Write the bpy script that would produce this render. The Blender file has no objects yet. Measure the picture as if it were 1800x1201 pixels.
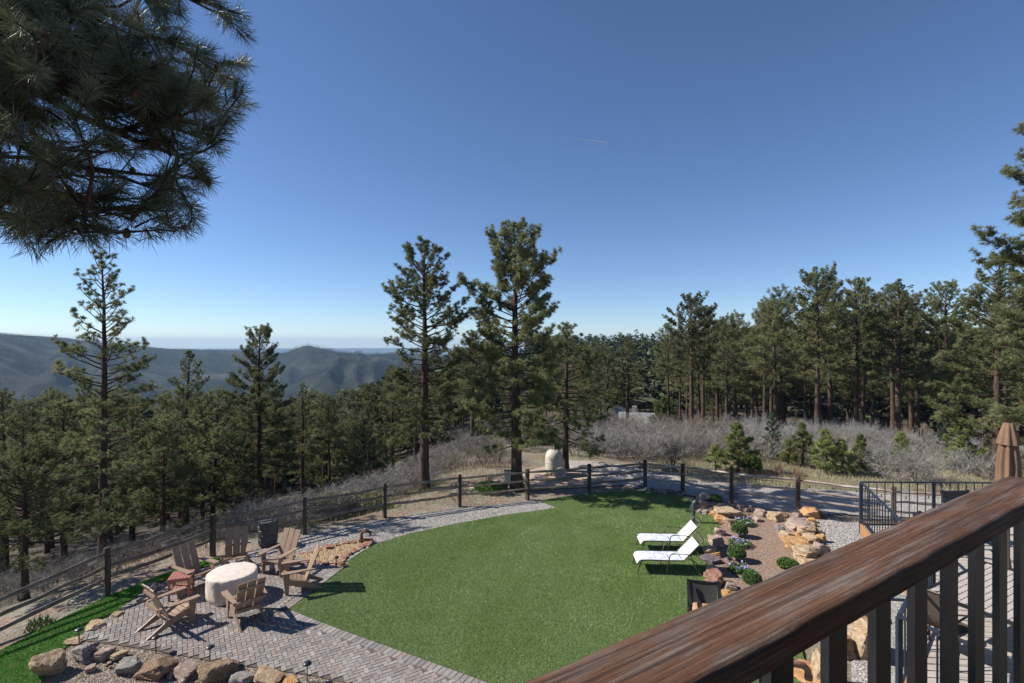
HAZE = 1.15e-4; SUN = 4.5; SKY = 0.078; EXPO = 0.72
import bpy, math, random
import numpy as np
from mathutils import Vector, Matrix, noise as mnoise
PI = math.pi
scene = bpy.context.scene
COL = scene.collection
CAMH = 6.2
F = 900.0
def R(d): return math.radians(d)
# a point of the photograph (1800 px wide) seen on the level z, as a place in the world
def g(px, py, z=0.0):
    D = F * (CAMH - z) / (py - 600.0)
    return ((px - 900.0) / F * D, D, z)
def at(px, D, py=None):
    return ((px - 900.0) / F * D, D, 0 if py is None else CAMH - (py - 600.0) / F * D)

# ------------------------------------------------------------------ noise
def _hash(ix, iy, s):
    n = (ix.astype(np.int64) * 374761393 + iy.astype(np.int64) * 668265263 + s * 1274126177) & 0x7fffffff
    n = ((n ^ (n >> 13)) * 1274126177) & 0x7fffffff
    n = n ^ (n >> 16)
    return (n & 0xffff) / 65535.0
def vnoise(x, y, s=0):
    ix = np.floor(x); iy = np.floor(y); fx = x - ix; fy = y - iy
    fx = fx * fx * (3 - 2 * fx); fy = fy * fy * (3 - 2 * fy)
    a = _hash(ix, iy, s); b = _hash(ix + 1, iy, s); c = _hash(ix, iy + 1, s); d = _hash(ix + 1, iy + 1, s)
    return (a * (1 - fx) + b * fx) * (1 - fy) + (c * (1 - fx) + d * fx) * fy
def fbm(x, y, s=0, o=4):
    v = 0; a = 0.5
    for i in range(o):
        v = v + a * vnoise(x, y, s + i * 17); x = x * 2.03; y = y * 2.03; a *= 0.5
    return v
def sst(t):
    t = np.clip(t, 0, 1); return t * t * (3 - 2 * t)

# ------------------------------------------------------------------ mesh building
class MB:
    """collects vertices and faces, ends as ONE mesh"""
    def __init__(self):
        self.v = []; self.n = 0; self.l = []; self.t = []; self.c = []
    def add(self, v, f, col=None):
        v = np.asarray(v, dtype=np.float32).reshape(-1, 3)
        if isinstance(f, list) and len({len(q) for q in f}) > 1:      # faces of mixed size
            self.v.append(v)
            for n_ in sorted({len(q) for q in f}):
                q = np.array([e for e in f if len(e) == n_]); self.l.append((q+self.n).ravel()); self.t.append(np.full(len(q), n_, dtype=np.int64))
            self.n += len(v); return self
        f = np.asarray(f, dtype=np.int64)
        self.v.append(v); self.l.append((f + self.n).ravel()); self.t.append(np.full(len(f), f.shape[1], dtype=np.int64))
        if col is not None: self.c.append(np.tile(np.asarray(col, dtype=np.float32), (len(f), 1)) if np.ndim(col) == 1 else np.asarray(col, dtype=np.float32))
        self.n += len(v); return self
    def box(self, x0, y0, z0, x1, y1, z1):
        v = [(x0,y0,z0),(x1,y0,z0),(x1,y1,z0),(x0,y1,z0),(x0,y0,z1),(x1,y0,z1),(x1,y1,z1),(x0,y1,z1)]
        return self.add(v, [(0,3,2,1),(4,5,6,7),(0,1,5,4),(1,2,6,5),(2,3,7,6),(3,0,4,7)])
    def bar(self, p, q, w, t, up=(0,0,1)):
        """box from p to q; w across, t along the 'up' side"""
        p = Vector(p); q = Vector(q); d = (q - p).normalized(); u = Vector(up)
        s = d.cross(u).normalized(); u = s.cross(d).normalized()
        v = []
        for e in (p, q):
            for a, b in ((-1,-1),(1,-1),(1,1),(-1,1)): v.append(e + s * (a*w/2) + u * (b*t/2))
        return self.add([tuple(x) for x in v], [(0,3,2,1),(4,5,6,7),(0,1,5,4),(1,2,6,5),(2,3,7,6),(3,0,4,7)])
    def tube(self, pts, r, k=6, cap=True):
        pts = np.asarray(pts, dtype=float); n = len(pts)
        r = np.broadcast_to(np.asarray(r, dtype=float), (n,))
        d = np.gradient(pts, axis=0); d /= np.maximum(np.linalg.norm(d, axis=1, keepdims=True), 1e-9)
        ref = np.array([0.0, 0, 1]) if abs(d[0][2]) < 0.9 else np.array([1.0, 0, 0])
        s = np.cross(d, ref); s /= np.maximum(np.linalg.norm(s, axis=1, keepdims=True), 1e-6); u = np.cross(s, d)
        a = np.arange(k) * 2 * PI / k
        v = pts[:, None, :] + r[:, None, None] * (np.cos(a)[None, :, None] * s[:, None, :] + np.sin(a)[None, :, None] * u[:, None, :])
        i = np.arange(n - 1)[:, None] * k; j = np.arange(k)[None, :]; j2 = (j + 1) % k
        f = np.stack([i + j, i + j2, i + k + j2, i + k + j], axis=-1).reshape(-1, 4)
        self.add(v.reshape(-1, 3), f)
        if cap and k > 2:
            self.add(v[0], [list(range(k))[::-1]]); self.add(v[-1], [list(range(k))])
        return self
    def lathe(self, prof, k=16, c=(0,0,0), rf=None):
        v = []
        for r, z in prof:
            for i in range(k):
                a = 2 * PI * i / k; rr = r * (rf(a, z) if rf else 1)
                v.append((c[0] + rr * math.cos(a), c[1] + rr * math.sin(a), c[2] + z))
        f = [(i*k+j, i*k+(j+1) % k, (i+1)*k+(j+1) % k, (i+1)*k+j) for i in range(len(prof)-1) for j in range(k)]
        return self.add(v, f)
    def build(self, name, mat, parent=None, smooth=False, col=False):
        me = bpy.data.meshes.new(name)
        v = np.concatenate(self.v); l = np.concatenate(self.l); t = np.concatenate(self.t)
        me.vertices.add(len(v)); me.vertices.foreach_set('co', v.ravel())
        me.loops.add(len(l)); me.loops.foreach_set('vertex_index', l.astype(np.int32))
        me.polygons.add(len(t)); s = np.concatenate([[0], np.cumsum(t)[:-1]])
        me.polygons.foreach_set('loop_start', s.astype(np.int32))
        try: me.polygons.foreach_set('loop_total', t.astype(np.int32))
        except Exception: pass
        me.polygons.foreach_set('use_smooth', np.full(len(t), smooth))
        me.update(calc_edges=True)
        if col:
            fc = np.concatenate(self.c); at_ = me.attributes.new('tone', 'FLOAT_COLOR', 'FACE')
            c4 = np.ones((len(fc), 4), dtype=np.float32); c4[:, :3] = fc; at_.data.foreach_set('color', c4.ravel())
        me.materials.append(mat)
        o = bpy.data.objects.new(name, me); COL.objects.link(o)
        if parent: o.parent = parent
        return o
def tag(o, label=None, cat=None, group=None, kind=None):
    if label: o['label'] = label
    if cat: o['category'] = cat
    if group: o['group'] = group
    if kind: o['kind'] = kind
    return o
def thing(name, label, cat, loc=(0,0,0), rz=0, group=None):
    o = bpy.data.objects.new(name, None); COL.objects.link(o); o.empty_display_size = 0.2
    o.location = loc; o.rotation_euler = (0, 0, rz)
    return tag(o, label, cat, group)
def copy_tree(o, parent=None):
    c = o.copy(); COL.objects.link(c); c.parent = parent
    for ch in [x for x in bpy.data.objects if x.parent == o]: copy_tree(ch, c)
    return c
def dup(root, loc, rz, label, group=None, sc=None):
    c = copy_tree(root); c.location = loc; c.rotation_euler = (0, 0, rz)
    if sc: c.scale = sc if hasattr(sc, '__len__') else (sc, sc, sc)
    c['label'] = label
    if group: c['group'] = group
    return c

# ------------------------------------------------------------------ materials
class NT:
    def __init__(self, name):
        self.m = bpy.data.materials.new(name); self.m.use_nodes = True
        self.t = self.m.node_tree; self.b = self.t.nodes['Principled BSDF']; self.out = self.t.nodes['Material Output']
    def n(self, typ, **kw):
        x = self.t.nodes.new(typ)
        for k, v in kw.items():
            if k in x.inputs: x.inputs[k].default_value = v
            else: setattr(x, k, v)
        return x
    def l(self, a, b): self.t.links.new(a, b)
    def coords(self, kind='Object', scale=(1,1,1), rot=(0,0,0)):
        tc = self.n('ShaderNodeTexCoord'); mp = self.n('ShaderNodeMapping')
        mp.inputs['Scale'].default_value = scale; mp.inputs['Rotation'].default_value = rot
        self.l(tc.outputs[kind], mp.inputs[0]); return mp.outputs[0]
    def noise(self, vec, scale, detail=4, rough=0.55, dist=0.0):
        x = self.n('ShaderNodeTexNoise'); x.inputs['Scale'].default_value = scale; x.inputs['Detail'].default_value = detail
        x.inputs['Roughness'].default_value = rough; x.inputs['Distortion'].default_value = dist
        self.l(vec, x.inputs['Vector']); return x.outputs[0]
    def ramp(self, fac, stops):
        x = self.n('ShaderNodeValToRGB'); e = x.color_ramp.elements
        while len(e) < len(stops): e.new(0.5)
        for i, (p, c) in enumerate(stops):
            e[i].position = p; e[i].color = (*c, 1) if len(c) == 3 else c
        self.l(fac, x.inputs[0]); return x.outputs[0]
    def mix(self, fac, a, b, mode='MIX'):
        x = self.n('ShaderNodeMix'); x.data_type = 'RGBA'; x.blend_type = mode
        for s, v in ((0, fac), (6, a), (7, b)):
            if hasattr(v, 'is_linked') or hasattr(v, 'links'): self.l(v, x.inputs[s])
            elif s == 0: x.inputs[0].default_value = v
            else: x.inputs[s].default_value = (*v, 1)
        return x.outputs[2]
    def bump(self, h, strength=0.5, dist=0.02):
        x = self.n('ShaderNodeBump'); x.inputs['Strength'].default_value = strength; x.inputs['Distance'].default_value = dist
        self.l(h, x.inputs['Height']); self.l(x.outputs[0], self.b.inputs['Normal']); return x
    def fin(self, col=None, rough=0.8, spec=0.3, metal=0.0):
        if col is not None:
            if hasattr(col, 'links'): self.l(col, self.b.inputs['Base Color'])
            else: self.b.inputs['Base Color'].default_value = (*col, 1)
        self.b.inputs['Roughness'].default_value = rough; self.b.inputs['Specular IOR Level'].default_value = spec
        self.b.inputs['Metallic'].default_value = metal
        return self.m
def simple(name, c1, c2, scale=8, rough=0.7, spec=0.3, bump=0.2, bs=40, metal=0, stretch=(1,1,1), dist=0.01):
    t = NT(name); v = t.coords('Object', stretch)
    col = t.ramp(t.noise(v, scale, 5, 0.6), [(0.3, c1), (0.7, c2)])
    if bump: t.bump(t.noise(v, bs, 4, 0.6), bump, dist)
    return t.fin(col, rough, spec, metal)
def needle_mat(name, c1, c2, c3, vary=0.25, scale=1.3, spec=0.25, trans=0.25):
    t = NT(name); v = t.coords('Object')
    col = t.ramp(t.noise(v, scale, 3, 0.7), [(0.28, c1), (0.5, c2), (0.75, c3)])
    oi = t.n('ShaderNodeObjectInfo')
    hsv = t.n('ShaderNodeHueSaturation'); t.l(col, hsv.inputs['Color'])
    mr = t.n('ShaderNodeMapRange'); mr.inputs['To Min'].default_value = 1 - vary; mr.inputs['To Max'].default_value = 1 + vary
    t.l(oi.outputs['Random'], mr.inputs['Value']); t.l(mr.outputs[0], hsv.inputs['Value'])
    t.fin(None, 0.5, spec); t.l(hsv.outputs[0], t.b.inputs['Base Color'])
    tr = t.n('ShaderNodeBsdfTranslucent'); t.l(hsv.outputs[0], tr.inputs[0])
    mx = t.n('ShaderNodeMixShader'); mx.inputs[0].default_value = trans
    t.l(t.b.outputs[0], mx.inputs[1]); t.l(tr.outputs[0], mx.inputs[2]); t.l(mx.outputs[0], t.out.inputs['Surface'])
    return t.m
M = {}
M['needle'] = needle_mat('pine_needles', (.085,.10,.042), (.18,.195,.085), (.34,.335,.165), trans=.38)
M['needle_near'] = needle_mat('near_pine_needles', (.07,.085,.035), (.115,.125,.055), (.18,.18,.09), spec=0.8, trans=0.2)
M['needle_young'] = needle_mat('young_pine_needles', (.15,.18,.05), (.27,.30,.11), (.42,.43,.19), scale=3, trans=.35)
M['needle_spruce'] = needle_mat('spruce_needles', (.05,.09,.05), (.09,.15,.08), (.12,.18,.1), scale=3)
M['needle_olive'] = needle_mat('olive_tree_leaves', (.07,.11,.03), (.13,.18,.05), (.2,.23,.07), scale=2, trans=.3)
t = NT('pine_bark'); v = t.coords('Object', (1,1,.35))
M['bark'] = None
c = t.ramp(t.noise(v, 9, 5, 0.7), [(0.3, (.035,.025,.02)), (0.55, (.09,.06,.045)), (0.75, (.17,.105,.075))])
t.bump(t.noise(v, 22, 4, 0.7), 0.8, 0.03); M['bark'] = t.fin(c, 0.9, 0.15)
M['twig'] = simple('grey_twig_bark', (.19,.165,.15), (.42,.37,.345), 3, 0.9, 0.1, 0)
for nm_, a_, b_ in (('twig', (.17,.158,.15), (.44,.42,.405)),):
    t = NT('grey_twig_bark'); v = t.coords('Object'); c = t.ramp(t.noise(v, 2.5, 4, 0.6), [(0.3, a_), (0.7, b_)])
    oi = t.n('ShaderNodeObjectInfo'); c = t.mix(1.0, c, t.ramp(oi.outputs['Random'], [(0, (.5,.46,.42)), (.4, (.95,.95,.98)), (.75, (.75,.68,.58)), (1, (1.25,1.22,1.2))]), 'MULTIPLY')
    M[nm_] = t.fin(c, 0.9, 0.1)
M['twig_dark'] = simple('dark_twig_bark', (.07,.06,.055), (.15,.13,.12), 5, 0.9, 0.1, 0)
M['twig_red'] = simple('dead_red_twig', (.16,.08,.05), (.3,.17,.11), 6, 0.9, 0.1, 0)
# ground of the hillside
t = NT('forest_floor'); v = t.coords('Object')
big = t.noise(v, .11, 5, 0.6); mid = t.noise(v, .9, 6, 0.65); fine = t.noise(v, 14, 4, 0.7)
dirt = t.ramp(fine, [(0.3, (.12,.078,.052)), (0.5, (.24,.17,.125)), (0.72, (.40,.33,.27))])
litter = t.ramp(fine, [(0.3, (.13,.12,.095)), (0.55, (.27,.25,.2)), (0.75, (.42,.40,.34))])
grassy = t.ramp(fine, [(0.3, (.09,.10,.04)), (0.6, (.26,.25,.13)), (0.8, (.42,.38,.24))])
m1 = t.mix(t.ramp(mid, [(0.4, (0,0,0)), (0.6, (1,1,1))]), dirt, litter)
m2 = t.mix(t.ramp(big, [(0.47, (0,0,0)), (0.62, (.75,.75,.75))]), m1, grassy)
# the steep bank on the left is needles and old leaves, coloured darker for dense shadow
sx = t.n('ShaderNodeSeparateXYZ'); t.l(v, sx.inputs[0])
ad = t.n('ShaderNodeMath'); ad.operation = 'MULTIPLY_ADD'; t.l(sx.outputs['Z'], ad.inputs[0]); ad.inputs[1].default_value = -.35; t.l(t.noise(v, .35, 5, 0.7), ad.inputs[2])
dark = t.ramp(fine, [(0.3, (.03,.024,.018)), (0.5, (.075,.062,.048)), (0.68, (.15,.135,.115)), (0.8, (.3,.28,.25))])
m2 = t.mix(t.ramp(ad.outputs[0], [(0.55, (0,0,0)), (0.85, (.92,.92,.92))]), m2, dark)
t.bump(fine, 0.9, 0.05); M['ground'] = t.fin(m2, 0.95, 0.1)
t = NT('hill_forest'); v = t.coords('Object')
n1 = t.noise(v, .0045, 7, 0.68, 0.5); n2 = t.noise(v, .05, 5, 0.75)
a = t.ramp(n2, [(0.35, (.006,.010,.010)), (0.6, (.014,.02,.016)), (0.75, (.03,.033,.024))])
b = t.ramp(n2, [(0.35, (.026,.029,.022)), (0.65, (.07,.066,.05))])
M['hill'] = t.fin(t.mix(t.ramp(n1, [(0.48, (0,0,0)), (0.6, (1,1,1))]), a, b), 0.95, 0.1)
M['hill_tree'] = simple('far_conifer', (.01,.018,.012), (.028,.038,.022), .02, 0.9, 0.1, 0)
# turf
def turf(name, k):
    t = NT(name); v = t.coords('Object')
    big = t.noise(v, .55, 5, 0.6); fine = t.noise(v, 45, 3, 0.7)
    c = t.ramp(fine, [(0.3, (.05*k,.085*k,.02*k)), (0.55, (.11*k,.17*k,.05*k)), (0.78, (.2*k,.26*k,.12*k))])
    c = t.mix(t.ramp(big, [(0.35, (0,0,0)), (0.7, (.55,.55,.55))]), c, (.13*k,.17*k,.07*k))
    t.bump(fine, 0.8, 0.03); return t.fin(c, 0.8, 0.15)
M['turf'] = turf('artificial_turf', 0.9)
M['turf_deep'] = turf('deep_green_turf', 0.75)
t = NT('turf_blades'); v = t.coords('Object')
c = t.ramp(t.noise(v, 17, 3, 0.8), [(0.25, (.08,.15,.02)), (0.5, (.17,.275,.05)), (0.7, (.33,.42,.14)), (0.86, (.5,.52,.30))])
c2 = t.mix(t.ramp(t.noise(v, .5, 6, 0.68, .4), [(0.38, (0,0,0)), (0.62, (.8,.8,.8))]), c, (.36,.42,.20))
c2 = t.mix(.9, c2, t.ramp(t.noise(t.coords('Object', (1, .55, 1), (0, 0, .5)), 1.5, 6, 0.72, .3), [(0.32, (.62,.72,.62)), (0.5, (.98,.98,.98)), (0.7, (1.28,1.16,1.2))]), 'MULTIPLY')
M['blade'] = t.fin(c2, 0.7, 0.2)
M['blade_deep'] = simple('deep_green_blades', (.085,.27,.015), (.17,.5,.04), 17, 0.7, 0.2, 0)
M['needle_litter'] = simple('brown_needles', (.16,.09,.05), (.34,.2,.12), 5, 0.9, 0.1, 0)
M['dry_grass'] = simple('dry_grass_blades', (.2,.19,.1), (.45,.4,.26), 2.5, 0.9, 0.1, 0)
M['weed'] = simple('green_weed', (.08,.15,.03), (.18,.27,.07), 5, 0.8, 0.15, 0)
M['sage'] = simple('pale_sage', (.22,.22,.16), (.42,.37,.28), 3, 0.9, 0.1, 0)
# gravel: stones as Voronoi cells
def gravel(name, stops, sc):
    t = NT(name); v = t.coords('Object')
    vo = t.n('ShaderNodeTexVoronoi'); vo.inputs['Scale'].default_value = sc; t.l(v, vo.inputs['Vector'])
    sep = t.n('ShaderNodeSeparateColor'); t.l(vo.outputs['Color'], sep.inputs[0])
    c = t.ramp(sep.outputs[0], stops)
    t.bump(vo.outputs['Distance'], -0.9, 0.03) if False else t.bump(t.noise(v, sc*.8, 3, 0.7), 0.9, 0.03)
    c = t.mix(0.35, c, t.ramp(t.noise(v, sc*.5, 3, 0.7), [(0.35, (.08,.08,.08)), (0.65, (.5,.48,.46))]))
    return t.fin(c, 0.9, 0.15)
M['gravel'] = gravel('grey_gravel', [(0, (.16,.15,.14)), (0.5, (.37,.345,.325)), (1, (.62,.59,.56))], 34)
M['pebble_tan'] = gravel('tan_pebbles', [(0, (.2,.13,.08)), (0.5, (.42,.31,.2)), (1, (.7,.6,.45))], 26)
M['mulch'] = gravel('brown_mulch', [(0, (.10,.075,.055)), (0.5, (.24,.185,.14)), (1, (.42,.36,.29))], 30)
M['soil'] = gravel('bed_soil', [(0, (.15,.08,.045)), (0.5, (.27,.16,.095)), (1, (.4,.26,.17))], 40)
M['road'] = gravel('packed_gravel_road', [(0, (.27,.22,.18)), (0.5, (.38,.33,.285)), (1, (.5,.45,.4))], 16)
M['road_dirt'] = simple('dirt_track', (.32,.23,.17), (.5,.4,.32), 1.2, 0.95, 0.1, 0.4, 20)
# pavers take each brick's own colour
t = NT('clay_pavers'); v = t.coords('Object')
at_ = t.n('ShaderNodeAttribute'); at_.attribute_name = 'tone'
c = t.mix(0.75, at_.outputs['Color'], t.ramp(t.noise(v, 28, 5, 0.7), [(0.3, (.62,.62,.62)), (0.7, (1.25,1.22,1.2))]), 'MULTIPLY')
t.bump(t.noise(v, 60, 3, 0.7), 0.3, 0.006); M['paver'] = t.fin(c, 0.85, 0.2)
M['joint'] = simple('joint_sand', (.08,.07,.06), (.16,.14,.12), 30, 0.95, 0.1, 0.3)
# stone
def stone(name, c1, c2, c3, sc=6):
    t = NT(name); v = t.coords('Object', (1,1,1.3))
    n1 = t.noise(v, sc, 9, 0.78, 0.2); n2 = t.noise(v, sc*5, 5, 0.7)
    c = t.ramp(n1, [(0.3, c1), (0.5, c2), (0.68, c3)])
    c = t.mix(0.5, c, t.ramp(n2, [(0.35, (.5,.5,.5)), (0.6, (1.2,1.2,1.2))]), 'MULTIPLY')
    vo = t.n('ShaderNodeTexVoronoi'); vo.feature = 'DISTANCE_TO_EDGE'; vo.inputs['Scale'].default_value = 5.5
    wv = t.n('ShaderNodeVectorMath'); wv.operation = 'ADD'; nz = t.n('ShaderNodeTexNoise'); nz.inputs['Scale'].default_value = 7; t.l(v, nz.inputs['Vector']); t.l(v, wv.inputs[0]); sc_ = t.n('ShaderNodeVectorMath'); sc_.operation = 'SCALE'; sc_.inputs['Scale'].default_value = .35; t.l(nz.outputs['Color'], sc_.inputs[0]); t.l(sc_.outputs[0], wv.inputs[1]); t.l(wv.outputs[0], vo.inputs['Vector'])
    c = t.mix(t.ramp(vo.outputs['Distance'], [(0.0, (.65,.65,.65)), (0.025, (0,0,0))]), c, tuple(.35*q for q in c1))
    x = t.n('ShaderNodeMath'); x.operation = 'MULTIPLY_ADD'; t.l(n1, x.inputs[0]); x.inputs[1].default_value = 1.5; t.l(n2, x.inputs[2])
    t.bump(x.outputs[0], 1.0, 0.035); return t.fin(c, 0.88, 0.2)
M['st_tan'] = stone('tan_sandstone', (.30,.16,.075), (.52,.38,.24), (.66,.55,.42))
M['st_orange'] = stone('orange_sandstone', (.38,.17,.06), (.56,.31,.13), (.62,.48,.34))
M['st_grey'] = stone('grey_stone', (.17,.14,.12), (.34,.31,.28), (.50,.47,.43))
M['st_pink'] = stone('pink_stone', (.27,.17,.13), (.46,.34,.28), (.60,.51,.44))
M['st_brown'] = stone('brown_stone', (.13,.08,.05), (.30,.20,.13), (.46,.36,.27))
M['st_red'] = stone('red_flagstone', (.22,.09,.06), (.38,.2,.14), (.5,.34,.26))
M['st_dark'] = stone('dark_purple_stone', (.09,.07,.075), (.2,.16,.17), (.36,.3,.31))
# woods, metals, cloth
M['post'] = simple('weathered_post', (.055,.042,.034), (.13,.105,.085), 6, 0.9, 0.1, 0.6, 30, stretch=(1,1,.2))
t = NT('weathered_rail'); v = t.coords('Generated', (3, 3, 40)); v2 = t.coords('Object')
c = t.ramp(t.noise(v2, 3.5, 6, 0.7), [(0.3, (.11,.085,.066)), (0.6, (.26,.22,.18)), (0.8, (.4,.34,.28))])
t.bump(t.noise(v2, 24, 4, 0.7), 0.6, 0.02); M['rail'] = t.fin(c, 0.9, 0.1)
M['rail_pale'] = simple('sunbleached_rail', (.26,.17,.11), (.52,.47,.42), 2.5, 0.9, 0.1, 0.6, 24)
M['wire'] = simple('galvanised_wire', (.3,.3,.3), (.45,.45,.45), 8, 0.5, 0.4, 0, metal=0.6)
M['polywood'] = simple('taupe_recycled_lumber', (.265,.18,.122), (.34,.235,.16), 9, 0.45, 0.4, 0.12, 60, stretch=(1,1,1))
M['redwood'] = simple('faded_red_paint', (.3,.11,.09), (.4,.17,.14), 9, 0.6, 0.3, 0.15, 60)
M['cover'] = simple('cream_cover_fabric', (.58,.50,.43), (.68,.60,.53), 6, 0.85, 0.15, 0.35, 5, dist=0.06)
M['barrel'] = simple('dark_grey_plastic', (.055,.055,.06), (.085,.083,.085), 12, 0.55, 0.4, 0.2, 80)
M['black_metal'] = simple('black_powder_coat', (.012,.012,.014), (.022,.022,.026), 12, 0.4, 0.5, 0.05, 90)
M['baluster'] = simple('grey_black_baluster', (.016,.017,.019), (.024,.025,.028), 12, 0.5, 0.2, 0.05, 60)
M['navy_metal'] = simple('dark_blue_rail_metal', (.02,.025,.04), (.03,.037,.055), 12, 0.35, 0.5, 0.05, 90)
M['bronze'] = simple('bronze_tube', (.06,.048,.04), (.1,.08,.065), 12, 0.4, 0.5, 0.05, 90, metal=0.4)
M['sling'] = simple('white_sling_fabric', (.40,.43,.49), (.80,.82,.85), 7, 0.7, 0.2, 0.2, 160)
M['mesh_dark'] = simple('dark_woven_mesh', (.03,.03,.028), (.07,.065,.06), 60, 0.6, 0.3, 0.7, 90)
M['wicker'] = simple('brown_wicker', (.05,.037,.03), (.13,.1,.08), 70, 0.6, 0.3, 0.8, 60)
M['cushion'] = simple('tan_cushion_fabric', (.36,.2,.11), (.44,.26,.15), 6, 0.85, 0.15, 0.2, 60)
M['umbrella'] = simple('tan_canopy_fabric', (.15,.09,.058), (.22,.135,.088), 4, 0.85, 0.15, 0.15, 50)
M['rust'] = simple('rusted_steel', (.10,.045,.028), (.2,.095,.06), 9, 0.85, 0.2, 0.5, 50)
M['green_pipe'] = simple('dark_green_paint', (.03,.065,.05), (.05,.09,.07), 8, 0.4, 0.5, 0.05)
M['brown_pipe'] = simple('terracotta_plastic', (.25,.13,.09), (.33,.18,.13), 8, 0.45, 0.4, 0.05)
M['tank'] = simple('cream_tank_paint', (.44,.40,.32), (.56,.52,.44), 3, 0.5, 0.4, 0.1)
M['steel'] = simple('galvanised_steel', (.34,.35,.35), (.46,.46,.46), 8, 0.5, 0.5, 0.1, metal=0.3)
M['cedar'] = simple('cedar_fascia', (.32,.15,.07), (.45,.24,.12), 3, 0.7, 0.2, 0.3, 20, stretch=(.3,.3,3))
M['decking'] = simple('pale_decking', (.36,.31,.27), (.48,.43,.38), 3, 0.75, 0.2, 0.2, 30)
M['roof'] = simple('grey_roof_shingle', (.16,.16,.165), (.27,.27,.28), 2, 0.9, 0.1, 0.5, 6)
M['house_wall'] = simple('brown_log_wall', (.03,.02,.015), (.055,.036,.027), 2, 0.8, 0.2, 0.5, 6)
M['glass'] = simple('dark_window_glass', (.02,.025,.03), (.04,.045,.05), 2, 0.1, 0.8, 0)
M['box_leaf'] = simple('boxwood_leaf', (.06,.12,.03), (.16,.25,.08), 14, 0.5, 0.4, 0)
M['petal'] = simple('purple_petal', (.16,.10,.42), (.5,.44,.75), 20, 0.6, 0.3, 0)
M['tile_top'] = simple('pale_perforated_top', (.36,.31,.28), (.48,.43,.4), 12, 0.6, 0.3, 0.2, 40)
M['cone'] = simple('brown_cone', (.10,.05,.03), (.2,.1,.06), 20, 0.9, 0.1, 0)
M['bulb'] = simple('dark_bulb', (.03,.03,.03), (.06,.055,.05), 20, 0.25, 0.6, 0)
M['contrail'] = simple('ice_trail', (.8,.8,.8), (.9,.9,.9), 1, 1, 0, 0)
# top rail of the upper deck: stained wood, worn and split along the grain (local x runs along it)
t = NT('worn_stained_timber'); v0 = t.coords('Object', (1, 1, 1)); v = t.coords('Object', (.7, 60, 60)); v1 = t.coords('Object', (1.0, 6, 6)); v3 = t.coords('Object', (.6, 26, 26)); v4 = t.coords('Object', (2, 190, 190))
grain = t.noise(v, 3.0, 8, 0.6, .25); fineg = t.noise(v4, 3.0, 5, 0.7, .1); worn = t.noise(v1, 5.0, 9, 0.72, .2); cr = t.noise(v3, 2.2, 3, 0.5, .35)
stain = t.ramp(grain, [(0.28, (.055,.026,.015)), (0.5, (.13,.062,.034)), (0.72, (.22,.11,.058))])
grey = t.ramp(grain, [(0.38, (.05,.04,.037)), (0.6, (.23,.195,.18))])
c = t.mix(t.ramp(worn, [(0.46, (0,0,0)), (0.62, (.8,.8,.8))]), stain, grey)
c = t.mix(0.75, c, t.ramp(fineg, [(0.40, (.55,.53,.52)), (0.57, (1.08,1.08,1.08))]), 'MULTIPLY')
c = t.mix(t.ramp(cr, [(0.30, (1,1,1)), (0.33, (0,0,0))]), c, (.012,.007,.005))
x = t.n('ShaderNodeMath'); x.operation = 'ADD'; t.l(fineg, x.inputs[0]); t.l(cr, x.inputs[1]); t.bump(x.outputs[0], 0.6, 0.004)
M['railwood'] = t.fin(c, 0.7, 0.3)
# ================================================================== TERRAIN
FENCE = [(-14.2,2.5),(-12.5,7.4),(-11.0,10.0),g(188,1047)[:2],g(374,975)[:2],g(535,937)[:2],g(676,908)[:2],g(808,889)[:2],g(927,877)[:2],
         g(1036,869)[:2],g(1134,857)[:2],g(1200,865)[:2],g(1286,884)[:2],g(1403,900)[:2],(12.9,17.3),(15.6,16.9),(18.3,16.6)]
YARD = np.array([(p[0], p[1]+.5) if i > 4 else (p[0]-.5, p[1]+.3) for i, p in enumerate(FENCE)] + [(60,17),(60,-60),(-20,-60)])
def poly_dist(x, y, P):
    best = np.full(x.shape, 1e18); inside = np.zeros(x.shape, bool)
    for i in range(len(P)):
        ax, ay = P[i]; bx, by = P[(i+1) % len(P)]
        dx, dy = bx-ax, by-ay; t = np.clip(((x-ax)*dx+(y-ay)*dy)/(dx*dx+dy*dy), 0, 1)
        best = np.minimum(best, (x-ax-t*dx)**2+(y-ay-t*dy)**2)
        c = ((ay > y) != (by > y)) & (x < (bx-ax)*(y-ay)/((by-ay) if by != ay else 1e-9)+ax)
        inside ^= c
    return np.sqrt(best), inside
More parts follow.
